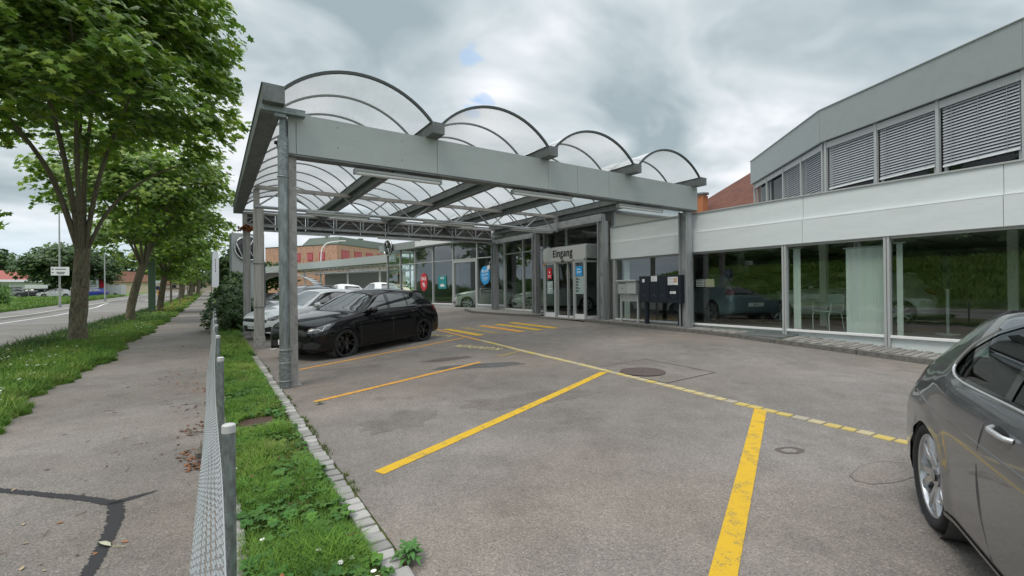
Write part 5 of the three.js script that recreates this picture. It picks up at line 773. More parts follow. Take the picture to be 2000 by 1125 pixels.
tree({ name: 'conifer', label: 'tall dark tree standing behind the sign pylon', at: [1.35, -42], fork: 1.2, r: .15, seed: 71, leaf: .26, clumps: 90, per: 42, clumpR: .5, limbs: 5, crown: { c: [0, 2.9, 0], r: [.95, 2.2, 1.2] }, kind: 'spray', pal: PALD });
for (const [x, z, h, r, s, l] of [[6, -70, 5.2, 3, 81, 'green treetop behind the arched shelter'], [1.5, -140, 8, 5, 84, 'bushy green tree beyond the end of the path'], [-4.5, -160, 6, 5, 85, 'low tree closing the view at the end of the path']]) tree({ name: 'background_tree', label: l, at: [x, z], fork: 1.5, r: .25, seed: s, leaf: .5, clumps: 70, per: 36, clumpR: 1.2, limbs: 5, crown: { c: [0, h * .62, 0], r: [r, h * .42, r] }, kind: 'spray', pal: PALD });
// grass
const bladeGeo = (n, h, w, seed, spread) => { const R = rng(seed), pos = []; for (let i = 0; i < n; i++) { const a = R() * 6.28, bx = (R() - .5) * spread, bz = (R() - .5) * spread, hh = h * (.55 + R() * .6), ln = hh * (.25 + R() * .75), ca = Math.cos(a), sa = Math.sin(a), ww = w * (.7 + R() * .6); const q = (t, s) => [bx + ca * ln * t * t + -sa * ww * s * (1 - t), hh * t * (1 - .25 * t), bz + sa * ln * t * t + ca * ww * s * (1 - t)]; const A = q(0, -1), B = q(0, 1), C = q(.5, -1), D = q(.5, 1), E = q(1, 0); pos.push(...A, ...B, ...D, ...A, ...D, ...C, ...C, ...D, ...E); } const g = new THREE.BufferGeometry(); g.setAttribute('position', new THREE.Float32BufferAttribute(pos, 3)); g.setAttribute('uv', new THREE.Float32BufferAttribute(new Float32Array(pos.length / 3 * 2), 2)); g.computeVertexNormals(); return g; };
const weedGeo = (n, L, w, seed) => { const R = rng(seed), pos = []; for (let i = 0; i < n; i++) { const a = i / n * 6.28 + R() * .5, ca = Math.cos(a), sa = Math.sin(a), l = L * (.6 + R() * .6), ww = w * (.7 + R() * .5); const prof = [[0, .15, 0], [.35, .9, .16], [.7, 1, .2], [1, 0, .08]]; const q = (k, s) => [ca * l * prof[k][0] - sa * ww * prof[k][1] * s, l * prof[k][2] * 1.6 + .01 - Math.abs(s) * -.006, sa * l * prof[k][0] + ca * ww * prof[k][1] * s]; for (let k = 0; k < 3; k++) pos.push(...q(k, -1), ...q(k, 1), ...q(k + 1, 1), ...q(k, -1), ...q(k + 1, 1), ...q(k + 1, -1)); } const g = new THREE.BufferGeometry(); g.setAttribute('position', new THREE.Float32BufferAttribute(pos, 3)); g.setAttribute('uv', new THREE.Float32BufferAttribute(new Float32Array(pos.length / 3 * 2), 2)); g.computeVertexNormals(); return g; };
const grassMat = phys(lin(1, 1, 1), .7, 0, { transmission: .25, thickness: 0, ior: 1.3 });
function scatter(name, label, geo, mat, list, pal, tiltAmt = .25) { const m = new THREE.InstancedMesh(geo, mat, list.length), d = new THREE.Object3D(), c = new THREE.Color(), R = rng(list.length + 7); list.forEach(([x, y, z, s, tint], i) => { d.position.set(x, y, z); d.rotation.set((R() - .5) * tiltAmt, R() * 6.28, (R() - .5) * tiltAmt); d.scale.set(s, s * (.8 + R() * .4), s); d.updateMatrix(); m.setMatrixAt(i, d.matrix); const pn = clamp(fbm(x * 2.2 + 40, z * 1.5 + 40, 3) * 1.6 - .3, 0, .999), p = pal[Math.floor((pal.length > 3 ? .6 * pn + .4 * R() : R()) * pal.length)], v = (.75 + R() * .5) * (tint || 1); c.setRGB(p[0] * v, p[1] * v, p[2] * v); m.setColorAt(i, c); }); m.name = numbered(name); m.castShadow = m.receiveShadow = true; stuff(m, label); scene.add(m); return m; }
const PALG = [[.065, .15, .02], [.085, .19, .022], [.11, .235, .025], [.15, .27, .035], [.21, .28, .055], [.27, .27, .09]];
{
  const R = rng(91), tuft = bladeGeo(9, .085, .0036, 1, .06), tall = bladeGeo(9, .30, .006, 2, .09), far = bladeGeo(8, .24, .016, 3, .20), L1 = [], L2 = [], L3 = [], W = [];
  const bare = (x, z) => Math.hypot((x - .40) / .22, (z + 5.86) / .24) < 1;
  for (let i = 0; i < 26000; i++) { const z = -1.2 - Math.pow(R(), 1.7) * 12, x = .14 + Math.pow(R(), 1.1) * .55; if (bare(x, z)) continue; const n = fbm(x * 4 + 9, z * 3 + 70, 3); if (n < .42 && R() < .8) continue; L1.push([x, .008, z, .42 + n * 1.0 + R() * .35, .7 + n * .7]); }
  for (let i = 0; i < 1100; i++) { const a = R() * 6.28, q = Math.sqrt(R()); const [cx, cz, r] = [[.5, -6.65, .34], [.2, -6.5, .2], [.35, -4.6, .22], [.62, -5.3, .16], [.25, -9, .3], [.55, -11, .4]][i % 6]; const x = cx + Math.cos(a) * q * r * .7, z = cz + Math.sin(a) * q * r; if (x < .12 || x > .66 || bare(x, z)) continue; L2.push([x, 0, z, .38 + R() * .3, 1]); }
  for (let i = 0; i < 5200; i++) { const z = -12 - R() * 12, x = .15 + R() * .62; L3.push([x, .01, z, .45 + R() * .3, 1.05]); }
  scatter('strip_grass', 'short green grass on the strip between fence and granite edging', tuft, grassMat, L1, PALG, .5); scatter('strip_grass', 'longer grass clumps on the strip by the fence', tall, grassMat, L2, PALG, .4); scatter('strip_grass', 'far grass on the strip by the fence', far, grassMat, L3, PALG);
  const weed = weedGeo(9, .10, .012, 5), weed2 = weedGeo(6, .06, .02, 6), WL = [], W2 = [];
  for (let i = 0; i < 60; i++) { const z = -1.6 - Math.pow(R(), 1.4) * 7, x = .16 + R() * .56; if (bare(x, z)) continue; (R() < .35 ? WL : W2).push([x, .02 + R() * .02, z, .35 + R() * .45, 1]); }
  for (let i = 0; i < 1300; i++) { const z = -1.6 - Math.pow(R(), 1.5) * 8, x = .14 + R() * .6; if (bare(x, z)) continue; W2.push([x, .03 + R() * .03, z, .4 + R() * .45, .95]); }
  scatter('weeds', 'broad-leaved weeds in the grass strip', weed, grassMat, WL, [[.05, .16, .03], [.07, .19, .03]], .5); scatter('weeds', 'small round-leaved clover in the grass strip', weed2, grassMat, W2, [[.06, .17, .03], [.09, .21, .03]], .6);
  // kerb plants
  const kw = thing('weed', 'bushy weed growing against the granite edging at the bottom of the picture', 'weed', [.90, 0, -2.42]); for (let k = 0; k < 3; k++) { const g = weedGeo(11, .13 - k * .025, .012, 12 + k); const m = part(kw, 'leaf_rosette', g, std(lin(.055, .16, .03), .7)); m.position.y = .005 + k * .03; m.rotation.y = k * .4; }
  const moss = []; for (let i = 0; i < 500; i++) { const z = -1.5 - R() * 9; if (fbm(z * 1.1 + 30, 5, 3) < .5) continue; moss.push([.872 + R() * .03, .004, z, .25 + R() * .35, .9]); } scatter('joint_moss', 'moss and weeds along the foot of the granite edging', tuft, grassMat, moss, [[.09, .16, .02], [.12, .14, .03]], .9);
  // verge between road and path
  const A = [], B = [], Cc = []; const tv = bladeGeo(9, .22, .0075, 21, .12), tv2 = bladeGeo(8, .5, .010, 22, .18);
  for (let i = 0; i < 21000; i++) { const z = -6.2 - Math.pow(R(), 1.35) * 26, l = vergeL(z), r = vergeR(z), x = l + (r - l) * R(); A.push([x, 0, z, .55 + .55 * fbm(x * 1.5 + 20, z * .8 + 90, 3) + R() * .25, 1]); }
  for (let i = 0; i < 5200; i++) { const z = -6.2 - Math.pow(R(), 1.3) * 30, r = vergeR(z); A.push([r + (R() - .62) * .22 + .05 * Math.sin(z * 13), 0, z, .28 + R() * .35, 1]); }
  for (let i = 0; i < 2600; i++) { const z = -9 - R() * 40, l = vergeL(z), x = l - .12 + Math.pow(R(), 1.6) * 1.1; B.push([x, 0, z, .6 + R() * .6, .7]); }
  for (let i = 0; i < 15000; i++) { const z = -30 - R() * 90, l = vergeL(z), r = vergeR(z), x = l + (r - l) * R(); Cc.push([x, G(x, z), z, .7 + R() * .6, 1.1]); }
  scatter('verge_grass', 'green grass on the verge beside the footpath', tv, grassMat, A, PALG, .5); scatter('verge_grass', 'taller dark weeds along the road side of the verge', tv2, grassMat, B, [[.075, .17, .035], [.09, .19, .045], [.12, .21, .055]], .4); scatter('verge_grass', 'far grass on the verge along the tree row', far, grassMat, Cc, [[.11, .22, .03], [.14, .26, .035], [.09, .18, .03], [.2, .26, .05]], .4);
  // flowers
  const umb = (() => { const gs = []; const r = rng(8); for (let i = 0; i < 9; i++) { const a = r() * 6.28, q = r() * .035, g = new THREE.CircleGeometry(.012, 6); g.rotateX(-Math.PI / 2 + (r() - .5) * .5); g.translate(Math.cos(a) * q, .26 + r() * .01, Math.sin(a) * q); gs.push(g); } return mg(gs); })();
  const F = []; for (let i = 0; i < 800; i++) { const z = -8 - Math.pow(R(), 1.2) * 34, l = vergeL(z), r = vergeR(z), x = l + .3 + (r - l - .35) * R(); if (fbm(x + 60, z * .5 + 12, 3) < .46) continue; F.push([x, -.05 + R() * .08, z, .5 + R() * .5, 1]); } scatter('wild_flowers', 'white umbel flowers in the verge', umb, std(lin(.7, .72, .66), .8), F, [[1, 1, 1], [.9, .95, .85]], .2);
  const yel = []; for (let i = 0; i < 700; i++) { const z = -38 - R() * 45, r = vergeR(z), x = r - R() * 1.3; yel.push([x, G(x, z) - .05, z, 1 + R() * .8, 1]); } scatter('wild_flowers', 'yellow flowers along the path edge far down the verge', umb, std(lin(.7, .55, .08), .8), yel, [[1, 1, 1]], .2);
  const daisy = (() => { const gs = []; for (let i = 0; i < 8; i++) { const g = new THREE.CircleGeometry(.006, 5); g.scale(1, 1.6, 1); g.rotateX(-Math.PI / 2); g.translate(0, 0, .010); g.rotateY(i * .785); gs.push(g); } const g = mg(gs); g.translate(0, .085, 0); return g; })(); const dl = []; for (let i = 0; i < 34; i++) { const z = [-2.25, -2.45, -2.7, -3.1, -7.4, -9.5, -4.4][i % 7] + (R() - .5) * .5, x = [.62, .58, .55, .22, .3, .4, .25][i % 7] + (R() - .5) * .22; if (x > .7 || x < .14) continue; dl.push([x, -.02 + R() * .03, z, .55 + R() * .35, 1]); } scatter('daisies', 'white daisies in the grass strip', daisy, std(lin(.8, .8, .76), .8), dl, [[1, 1, 1]], .5);
}
{ // litter on the path
  const R = rng(101), leafL = LEAF.oval, D = [], P = []; const put = (x, z, r, n) => { for (let i = 0; i < n; i++) { const a = R() * 6.28, q = Math.sqrt(R()) * r; D.push([x + Math.cos(a) * q * .7, .012, z + Math.sin(a) * q, .022 + R() * .04, 1]); } };
  for (const [x, z, r, n] of [[-.10, -4.78, .16, 70], [-.17, -5.15, .2, 50], [-.08, -8.5, .3, 60], [-.10, -6.1, .3, 55], [-.12, -7.2, .4, 40], [-.15, -10, 1.2, 70], [-.12, -14, 2, 60]]) put(x, z, r, n);
  for (let i = 0; i < 46; i++) D.push([.16 + R() * .56, .05 + R() * .04, -1.8 - Math.pow(R(), 1.3) * 8, .03 + R() * .04, 1]);
  scatter('dry_leaves', 'brown dry leaf litter lying along the fence', leafL, std(lin(1, 1, 1), .9), D, [[.17, .06, .03], [.10, .05, .03], [.26, .10, .04], [.13, .09, .05]], .9);
  for (let i = 0; i < 90; i++) P.push([-2.0 + R() * 1.95, .006, -3.2 - Math.pow(R(), 1.3) * 9, .02 + R() * .035, 1]); for (let i = 0; i < 14; i++) P.push([1 + R() * 6, .03 + .02 * i / 14 + .1, -2.5 - R() * 5, .03, 1].map((v, k) => k === 1 ? 0 : v)); P.forEach(p => { p[1] = G(p[0], p[2]) + .008; });
  scatter('scattered_leaves', 'single dry leaves scattered on path and asphalt', leafL, std(lin(1, 1, 1), .9), P, [[.16, .12, .07], [.09, .065, .045], [.3, .24, .15], [.26, .12, .05]], .5);
  const tw = []; for (let i = 0; i < 26; i++) { const x = -1.6 + R() * 1.5, z = -3.4 - R() * 5, a = R() * 6.28, l = .03 + R() * .07; tw.push(rod(V(x, .008, z), V(x + Math.cos(a) * l, .012, z + Math.sin(a) * l), .0022, 4)); } const t = struct('twigs', tw, M.brown, 'small twigs lying on the footpath'); t.userData = { kind: 'stuff', label: 'small twigs lying on the footpath' };
  const lf = thing('fallen_leaf', 'pale curled leaf lying on the tar seam in the path', 'leaf', [-.545, .004, -3.60], .6); { const g = LEAF.oval.clone(); g.scale(.075, .2, .125); g.translate(0, .02, 0); part(lf, 'blade', g, std(lin(.42, .42, .30), .8)); part(lf, 'stem', rod(V(0, .01, .07), V(.03, .012, .15), .003, 5), std(lin(.35, .33, .2), .8)); }
  const g2 = thing('leaf_cluster', 'small green leaf sprig on the asphalt at the bay line end', 'leaf', [1.17, .006, -6.45]); part(g2, 'leaf', weedGeo(5, .07, .018, 31), std(lin(.10, .13, .05), .8));
}
// wire fence
{
  const f = thing('wire_fence', 'low galvanised chain-link fence with round posts between path and grass strip', 'fence', [0, 0, 0]);
  for (let k = 0; k < 10; k++) { const z = -2.33 - 2.44 * k, h = .90; const p = part(f, 'fence_post', cyl(.0255, h, .054, h / 2, z, 20), M.galv); part(p, 'post_cap', [cyl(.0275, .03, .054, h + .008, z, 20), new THREE.SphereGeometry(.0275, 18, 8, 0, 6.3, 0, 1.57).scale(1, .35, 1).translate(.054, h + .023, z)], std(lin(.50, .50, .49), .55, .1)); }
  const xo = (y, z) => .018 - .085 * sstep(.86, .25, y) * (.45 + .9 * vnoise(z * .5 + 20, 3)) + .03 * (vnoise(z * 1.2, y * 2 + 9) - .5);
  const wires = (z0, z1, pitch, r, seg) => { const gs = []; for (let z = z0; z > z1; z -= pitch) { const n = Math.round(.84 / (pitch / 2)); const pts = []; for (let i = 0; i <= n; i++) { const y = .02 + i * pitch / 2 * 1.0, zz = z + (i & 1 ? pitch * .53 : -pitch * .03) ; pts.push(V(xo(y, zz) + (i & 1 ? .007 : -.007), y, zz)); } for (let i = 0; i < n; i++) { const a = pts[i], b = pts[i + 1], d = b.clone().sub(a), q = d.clone().normalize(), u = V(1, 0, 0).cross(q).normalize().multiplyScalar(r), w = q.clone().cross(u); const c = k => { const an = k / seg * 6.283; return u.clone().multiplyScalar(Math.cos(an)).add(w.clone().multiplyScalar(Math.sin(an))); }; const Q = []; for (let k = 0; k < seg; k++) { const c0 = c(k), c1 = c(k + 1); Q.push([a.clone().add(c0), a.clone().add(c1), b.clone().add(c1), b.clone().add(c0)]); } gs.push(Q); } } return quadGeo(gs.flat()); };
  const wm = std(lin(.52, .55, .57), .42, .5);
  part(f, 'wire_mesh', wires(-1.25, -9.5, .058, .0025, 4), wm).userData.kind = 'stuff'; part(f, 'wire_mesh', wires(-9.5, -25, .075, .0022, 3), wm).userData.kind = 'stuff';
  for (const y of [.86, .45, .06]) part(f, 'tension_wire', tube(span(-1.2, -25, 40).map(z => V(xo(y, z) + .002, y, z)), .002, 5, 160), wm);
}
// ------------------------------------------------------------------ things standing round about
{ // mailboxes on the pavement
  const y0 = G(11.1, -10) + .09;
  const a = thing('mailbox', 'light grey metal letterbox pair on two slim legs', 'mailbox', [11.15, y0, -10.13]);
  const m = std(lin(.50, .52, .52), .4, .2); const Y = y => y - y0;
  part(a, 'housing', box(.34, .40, .76, .04, Y(1.51), 0, 0, .008), m); part(a, 'lid', [box(.42, .05, .80, .02, Y(1.735), 0, 0, .01)], m); part(a, 'leg', box(.05, Y(1.3), .05, .0, Y(1.3) / 2, -.35), m); part(a, 'leg', box(.05, Y(1.3), .05, .0, Y(1.3) / 2, .35), m); part(a, 'apron', box(.03, .22, .70, 0, Y(1.19), 0), m);
  const d1 = part(a, 'door', box(.02, .34, .34, -.135, Y(1.50), -.18, 0, .006), M.frame); part(d1, 'lock', box(.02, .03, .05, -.148, Y(1.50), -.18, 0, .004), M.galv); part(a, 'door', box(.02, .34, .37, -.135, Y(1.50), .19, 0, .006), m); part(a, 'slot', box(.01, .03, .30, -.147, Y(1.66), -.18), M.darkVoid);
  const b = thing('mailbox_bank', 'dark navy bank of letterboxes with white notices on two square legs', 'mailbox', [11.12, y0, -8.86]);
  const nv = std(lin(.016, .022, .034), .4, .1); part(b, 'housing', box(.36, .80, 1.48, .06, Y(1.46), 0, 0, .01), nv);
  for (const z of [-.60, .60]) part(b, 'leg', box(.10, Y(1.06), .11, .06, Y(1.06) / 2, z, 0, .005), nv);
  const door = (z, w, y, h) => { const d = part(b, 'door', box(.014, h, w, -.124, Y(y), z, 0, .004), nv); part(d, 'lock', cyl(.012, .012, 0, 0, 0, 10).rotateZ(Math.PI / 2).translate(-.136, Y(y - .12), z), chrome); };
  door(-.52, .36, 1.40, .58); door(-.16, .30, 1.40, .58); door(.14, .26, 1.40, .58); part(b, 'flap', box(.012, .16, 1.0, -.124, Y(1.76), -.2, 0, .004), nv);
  part(b, 'recess', [box(.03, .02, .32, -.128, Y(1.565), .50), box(.03, .02, .32, -.128, Y(1.195), .50), box(.03, .36, .015, -.128, Y(1.38), .345), box(.03, .36, .015, -.128, Y(1.38), .655)], nv);
  const paper = (w, h, z, y, draw) => { const g = new THREE.PlaneGeometry(w, h); g.rotateY(-Math.PI / 2); g.translate(-.134, Y(y), z); part(b, 'notice', g, std(0xffffff, .7, 0, { map: canvasTex(96, 72, draw) })); };
  const lines = (c, w, h, n) => { c.fillStyle = '#e9eaec'; c.fillRect(0, 0, w, h); c.fillStyle = '#8a8d92'; for (let i = 0; i < n; i++) c.fillRect(8, 10 + i * 12, w - 24 - (i % 3) * 12, 3); };
  paper(.09, .10, -.56, 1.72, (c, w, h) => lines(c, w, h, 4)); paper(.22, .16, -.16, 1.77, (c, w, h) => lines(c, w, h, 5)); paper(.34, .25, .50, 1.68, (c, w, h) => { lines(c, w, h, 5); c.fillStyle = '#c9a98c'; c.fillRect(56, 8, 34, 40); }); paper(.20, .07, .50, 1.36, (c, w, h) => { lines(c, w, h, 1); c.fillStyle = '#a88'; c.fillRect(10, 26, 60, 16); });
}
{ // inside the wing: chair, hanging panels, small notice
  const wht = std(lin(.62, .66, .64), .5);
  const ch = thing('chair', 'pale metal-legged chair with open back behind the wing window', 'chair', [12.75, .425, -5.15], -1.9); const cm = std(lin(.45, .5, .48), .5);
  part(ch, 'seat', box(.46, .035, .44, 0, .45, 0, 0, .015), cm); part(ch, 'backrest', box(.44, .30, .03, 0, .72, -.22, 0, .014), cm); for (const x of [-.22, .22]) { part(ch, 'frame_leg', tube([V(x, 0, .22), V(x, .40, .21), V(x, .44, .15), V(x, .44, -.18), V(x, .56, -.22), V(x, .86, -.24)], .012, 6, 30), wht); part(ch, 'frame_leg', tube([V(x, 0, -.24), V(x, .42, -.16)], .012, 6, 4), wht); part(ch, 'armrest', tube([V(x * 1.1, .45, .2), V(x * 1.1, .64, .16), V(x * 1.1, .65, -.18)], .014, 6, 16), cm); }
  const curtM = phys(lin(.84, .88, .87), .9, 0, { transmission: .3, thickness: 0 });
  const panel = (label, x, z0, z1, w) => { const t = thing('hanging_panel', label, 'curtain', [x, .45, (z0 + z1) / 2], 0, 'hanging curtain panels behind the wing windows'); const n = 24, q = []; const f = k => V(.006 * Math.sin(k * .8) + .004 * Math.sin(k * 2.9), 0, lerp(z0, z1, k / n) - (z0 + z1) / 2); for (let k = 0; k < n; k++) { const a = f(k), b2 = f(k + 1); q.push([a, b2, b2.clone().setY(w), a.clone().setY(w)]); } part(t, 'fabric', quadGeo(q), curtM); part(t, 'rail', box(.03, .03, z1 - z0 + .1, 0, w + .02, 0), M.frame); part(t, 'hem_bar', box(.03, .03, z1 - z0, 0, .0, 0), M.frame); };
  panel('wide pale curtain panel just left of the right window post', 11.80, -4.40, -3.68, 1.86); panel('narrow pale curtain strip just right of the right window post', 11.80, -3.50, -3.40, 1.9); panel('narrow pale curtain strips beside the middle window post', 11.80, -5.50, -5.34, 1.95); panel('narrow pale curtain strip beside the entrance column', 11.85, -11.0, -10.75, 1.95);
  const nt = thing('paper_notice', 'small beige and white notice hung inside the window beside the right column', 'notice', [11.75, 1.62, -7.7]); part(nt, 'sheet', box(.008, .22, .28, 0, 0, .0), std(lin(.5, .42, .32), .7)); part(nt, 'text_panel', box(.008, .20, .26, 0, 0, -.30), M.white); part(nt, 'print', [0, 1, 2, 3].map(k => box(.01, .022, .23, -.001, .07 - k * .045, -.30)), M.blackPlastic);
  const mon = thing('display_board', 'dark display board standing inside the right wing window', 'display', [13.2, .425, -3.05]); part(mon, 'screen', box(.06, .75, .14, 0, 1.35, 0, 0, .01), M.blackPlastic); part(mon, 'stand', cyl(.03, 1.0, 0, .5, 0, 10), M.frame); part(mon, 'foot', cyl(.2, .03, 0, .015, 0, 20), M.frame);
}
{ // sign pylon with round badge, banner
  const t = thing('sign_pylon', 'tall pale grey sign pylon with round dark badge behind the left columns', 'sign', [1.55, G(1.55, -27.7), -27.7], .12);
  part(t, 'panel', box(1.52, 4.5, .38, 0, 2.28, 0, 0, .015), std(lin(.40, .43, .43), .45)); part(t, 'base', box(1.3, .1, .3, 0, .04, 0), M.frameDark); part(t, 'edge_strip', box(.03, 4.44, .4, -.775, 2.28, 0), M.galv);
  emblem(t, .66, V(0, 3.75, .22), 0, [logoDark, chrome]);
  const b = thing('flag_banner', 'white upright advertising banner beside the tall bush', 'banner', [.16, G(0, -40.5), -40.5], .6); part(b, 'pole', tube([V(-.27, 0, 0), V(-.27, 3.9, 0), V(-.22, 4.35, 0), V(-.02, 4.62, 0)], .022, 6, 30), M.galv);
  const g = extr([[-.25, 1.9], [.28, 1.9], [.30, 4.1], [.22, 4.5], [.0, 4.6], [-.2, 4.35]], .012); part(b, 'cloth', g, std(lin(.78, .79, .83), .8)); part(b, 'print', [0, 1, 2, 3, 4].map(k => box(.05, .16 - (k % 2) * .05, .004, .02, 3.9 - k * .2, .017)), M.blackPlastic);
}
{ // lamps, posts, signs along the street
  const lampM = std(lin(.40, .42, .41), .5, .3);
  const lamp = (label, x, z, h, arms) => { const y = G(x, z), t = thing('street_lamp', label, 'street lamp', [x, y, z], 0, 'street lamps along the far pavement'); part(t, 'pole', cyl(.085, h, 0, h / 2, 0, 12, .045), lampM); part(t, 'base_sleeve', cyl(.12, .5, 0, .25, 0, 12), M.frameDark); for (const s of arms) { const l = part(t, 'lamp_head', [bar(V(0, h - .02, 0), V(s * .55, h + .04, 0), .05, .05), box(.85, .07, .26, s * .95, h + .06, 0, 0, .02)], lampM); } return t; };
  lamp('tall street lamp pole carrying a white direction sign', -11.82, -58.2, 10.2, [1]);
  lamp('double-armed street lamp seen between the first two trunks', -11.2, -75.2, 8.2, [-1, 1]); lamp('double-armed street lamp just left of the second trunk, farther away', -11.2, -106, 8.2, [-1, 1]); lamp('most distant double-armed street lamp near the green post', -11.2, -138, 8.4, [-1, 1]);
  const s = thing('direction_sign', 'white two-line direction sign on the lamp pole', 'sign', [-11.82, 0, -58.05], -.18); part(s, 'panel', box(1.3, .78, .04, .12, 3.6, .12, 0, .01), M.white); for (const [y, w] of [[3.78, .75], [3.5, .62], [3.37, .5]]) part(s, 'print', box(w, .07, .006, .16, y, .143), M.blackPlastic); for (const y of [3.78, 3.46]) part(s, 'arrow', extr([[-.09, 0], [0, .08], [0, .03], [.08, .03], [.08, -.03], [0, -.03], [0, -.08]], .006).translate(-.4, y, .141), M.blackPlastic); part(s, 'bracket', box(.3, .05, .1, .02, 3.6, .06), M.galv);
  const gp = thing('green_post', 'tall square dark green steel post in the tree row', 'post', [-3.68, 0, -41.9]); part(gp, 'shaft', box(.40, 6.05, .34, 0, 3.02, 0, 0, .02), std(lin(.055, .10, .062), .5)); part(gp, 'cap', box(.42, .04, .36, 0, 6.06, 0), std(lin(.05, .09, .06), .5)); part(gp, 'base_plate', box(.5, .06, .44, 0, .03, 0), M.frameDark); part(gp, 'edge_rail', box(.03, 5.9, .03, .215, 3.0, .16), std(lin(.16, .22, .16), .5));
  const P = thing('parking_sign', 'blue square sign with white P on a post at the roadside', 'sign', [-5.3, 0, -17.35], 1.2); part(P, 'post', cyl(.03, 2.7, 0, 1.35, 0, 10), M.galv); const pp = part(P, 'panel', box(.58, .58, .02, 0, 2.4, .04, 0, .004), std(lin(.015, .07, .30), .5)); part(pp, 'letter', text('P', .42, .006, font).translate(0, 2.2, .052), M.white); part(pp, 'sub_panel', box(.5, .18, .02, 0, 1.98, .04), M.white);
  const ts = thing('road_sign', 'pale rectangular road sign far down the street', 'sign', [-10.9, G(-10, -132), -132]); part(ts, 'post', cyl(.06, 3.4, 0, 1.7, 0, 8), M.galv); part(ts, 'panel', box(1.9, 1.0, .05, 0, 3.0, .08, 0, .01), std(lin(.45, .52, .52), .5));
  const isl = thing('traffic_island_sign', 'small dark round sign on an orange-banded post at the traffic island', 'sign', [-9.4, G(-9, -118), -118]); part(isl, 'post', cyl(.12, 1.0, 0, .5, 0, 10), std(lin(.7, .28, .03), .6)); part(isl, 'disc', cyl(.42, .05, 0, 0, 0, 24).rotateX(Math.PI / 2).translate(0, 1.5, 0), std(lin(.02, .03, .07), .5)); part(isl, 'mast', cyl(.05, 1.3, 0, .9, -.04, 8), M.frameDark);
}
// houses helper: box walls, gabled roof, built windows
function house(name, label, [x, z], turn, w, d, h, rh, wallM, roofM, wins, group) {
  const y = G(x, z), t = thing(name, label, 'house', [x, y - .2, z], turn, group); part(t, 'wall', box(w, h, d, 0, h / 2, 0), wallM);
  const g = extr([[-d / 2 - .5, h - .1], [d / 2 + .5, h - .1], [0, h + rh]], w + .8); g.rotateY(Math.PI / 2); g.translate(-(w + .8) / 2, 0, 0); part(t, 'roof', g, roofM);
  const fr = std(lin(.5, .5, .48), .6), gl = phys(lin(.03, .035, .04), .05, 0, { clearcoat: 1 });
  for (const [wx, wy, ww, wh] of wins) { const q = part(t, 'window', box(ww + .16, wh + .16, .10, wx, wy, d / 2 + .03), fr); part(q, 'pane', box(ww, wh, .02, wx, wy, d / 2 + .085), gl); }
  return t;
}
const roofRed = std(lin(.34, .105, .085), .75), roofBrown = std(0xffffff, .9, 0, { map: tex(256, 256, (i, j) => { const r = (j % 16) / 16, n = vnoise(i * .3, Math.floor(j / 16) * 7); const v = .40 + .16 * (n - .5) - (r < .12 ? .14 : 0); return [v * 1.05, v * .70, v * .54]; }) }), wallBeige = std(lin(.50, .42, .33), .9), wallWhite = std(lin(.58, .60, .60), .85);
house('red_roof_hall', 'long low hall with red roof at the left edge beyond the maize', [-47, -141], .2, 26, 14, 2.9, 2.7, wallWhite, roofRed, [[-6, 1.4, 3, 1], [0, 1.4, 3, 1], [6, 1.4, 3, 1]]);
house('white_hall', 'low white hall behind the parked cars across the street', [-29.5, -136], .25, 17, 10, 3.0, .5, wallWhite, std(lin(.35, .36, .37), .6), [[-5, 1.3, 2.4, 1.1], [0, 1.3, 2.4, 1.1], [5, 1.3, 2.4, 1.1]]);
house('house', 'house with brown roof and pale wall left of the second trunk', [-27, -195], .4, 14, 9, 3.6, 3.2, wallWhite, roofBrown, [[-4, 2.2, 1.1, 1.3], [0, 2.2, 1.1, 1.3], [4, 2.2, 1.1, 1.3]]); house('house', 'beige house with brown roof just behind the second trunk', [-21, -178], -.3, 15, 9, 3.2, 2.2, wallBeige, roofBrown, [[-5, 1.9, 1.2, 1.3], [-1, 1.9, 1.2, 1.3], [4, 1.9, 1.2, 1.3]]); house('house', 'low brown-roofed house seen between the tree stakes', [-6, -190], .1, 16, 9, 2.6, 2.6, wallBeige, roofBrown, [[-5, 1.6, 1.2, 1.2], [2, 1.6, 1.2, 1.2]]);
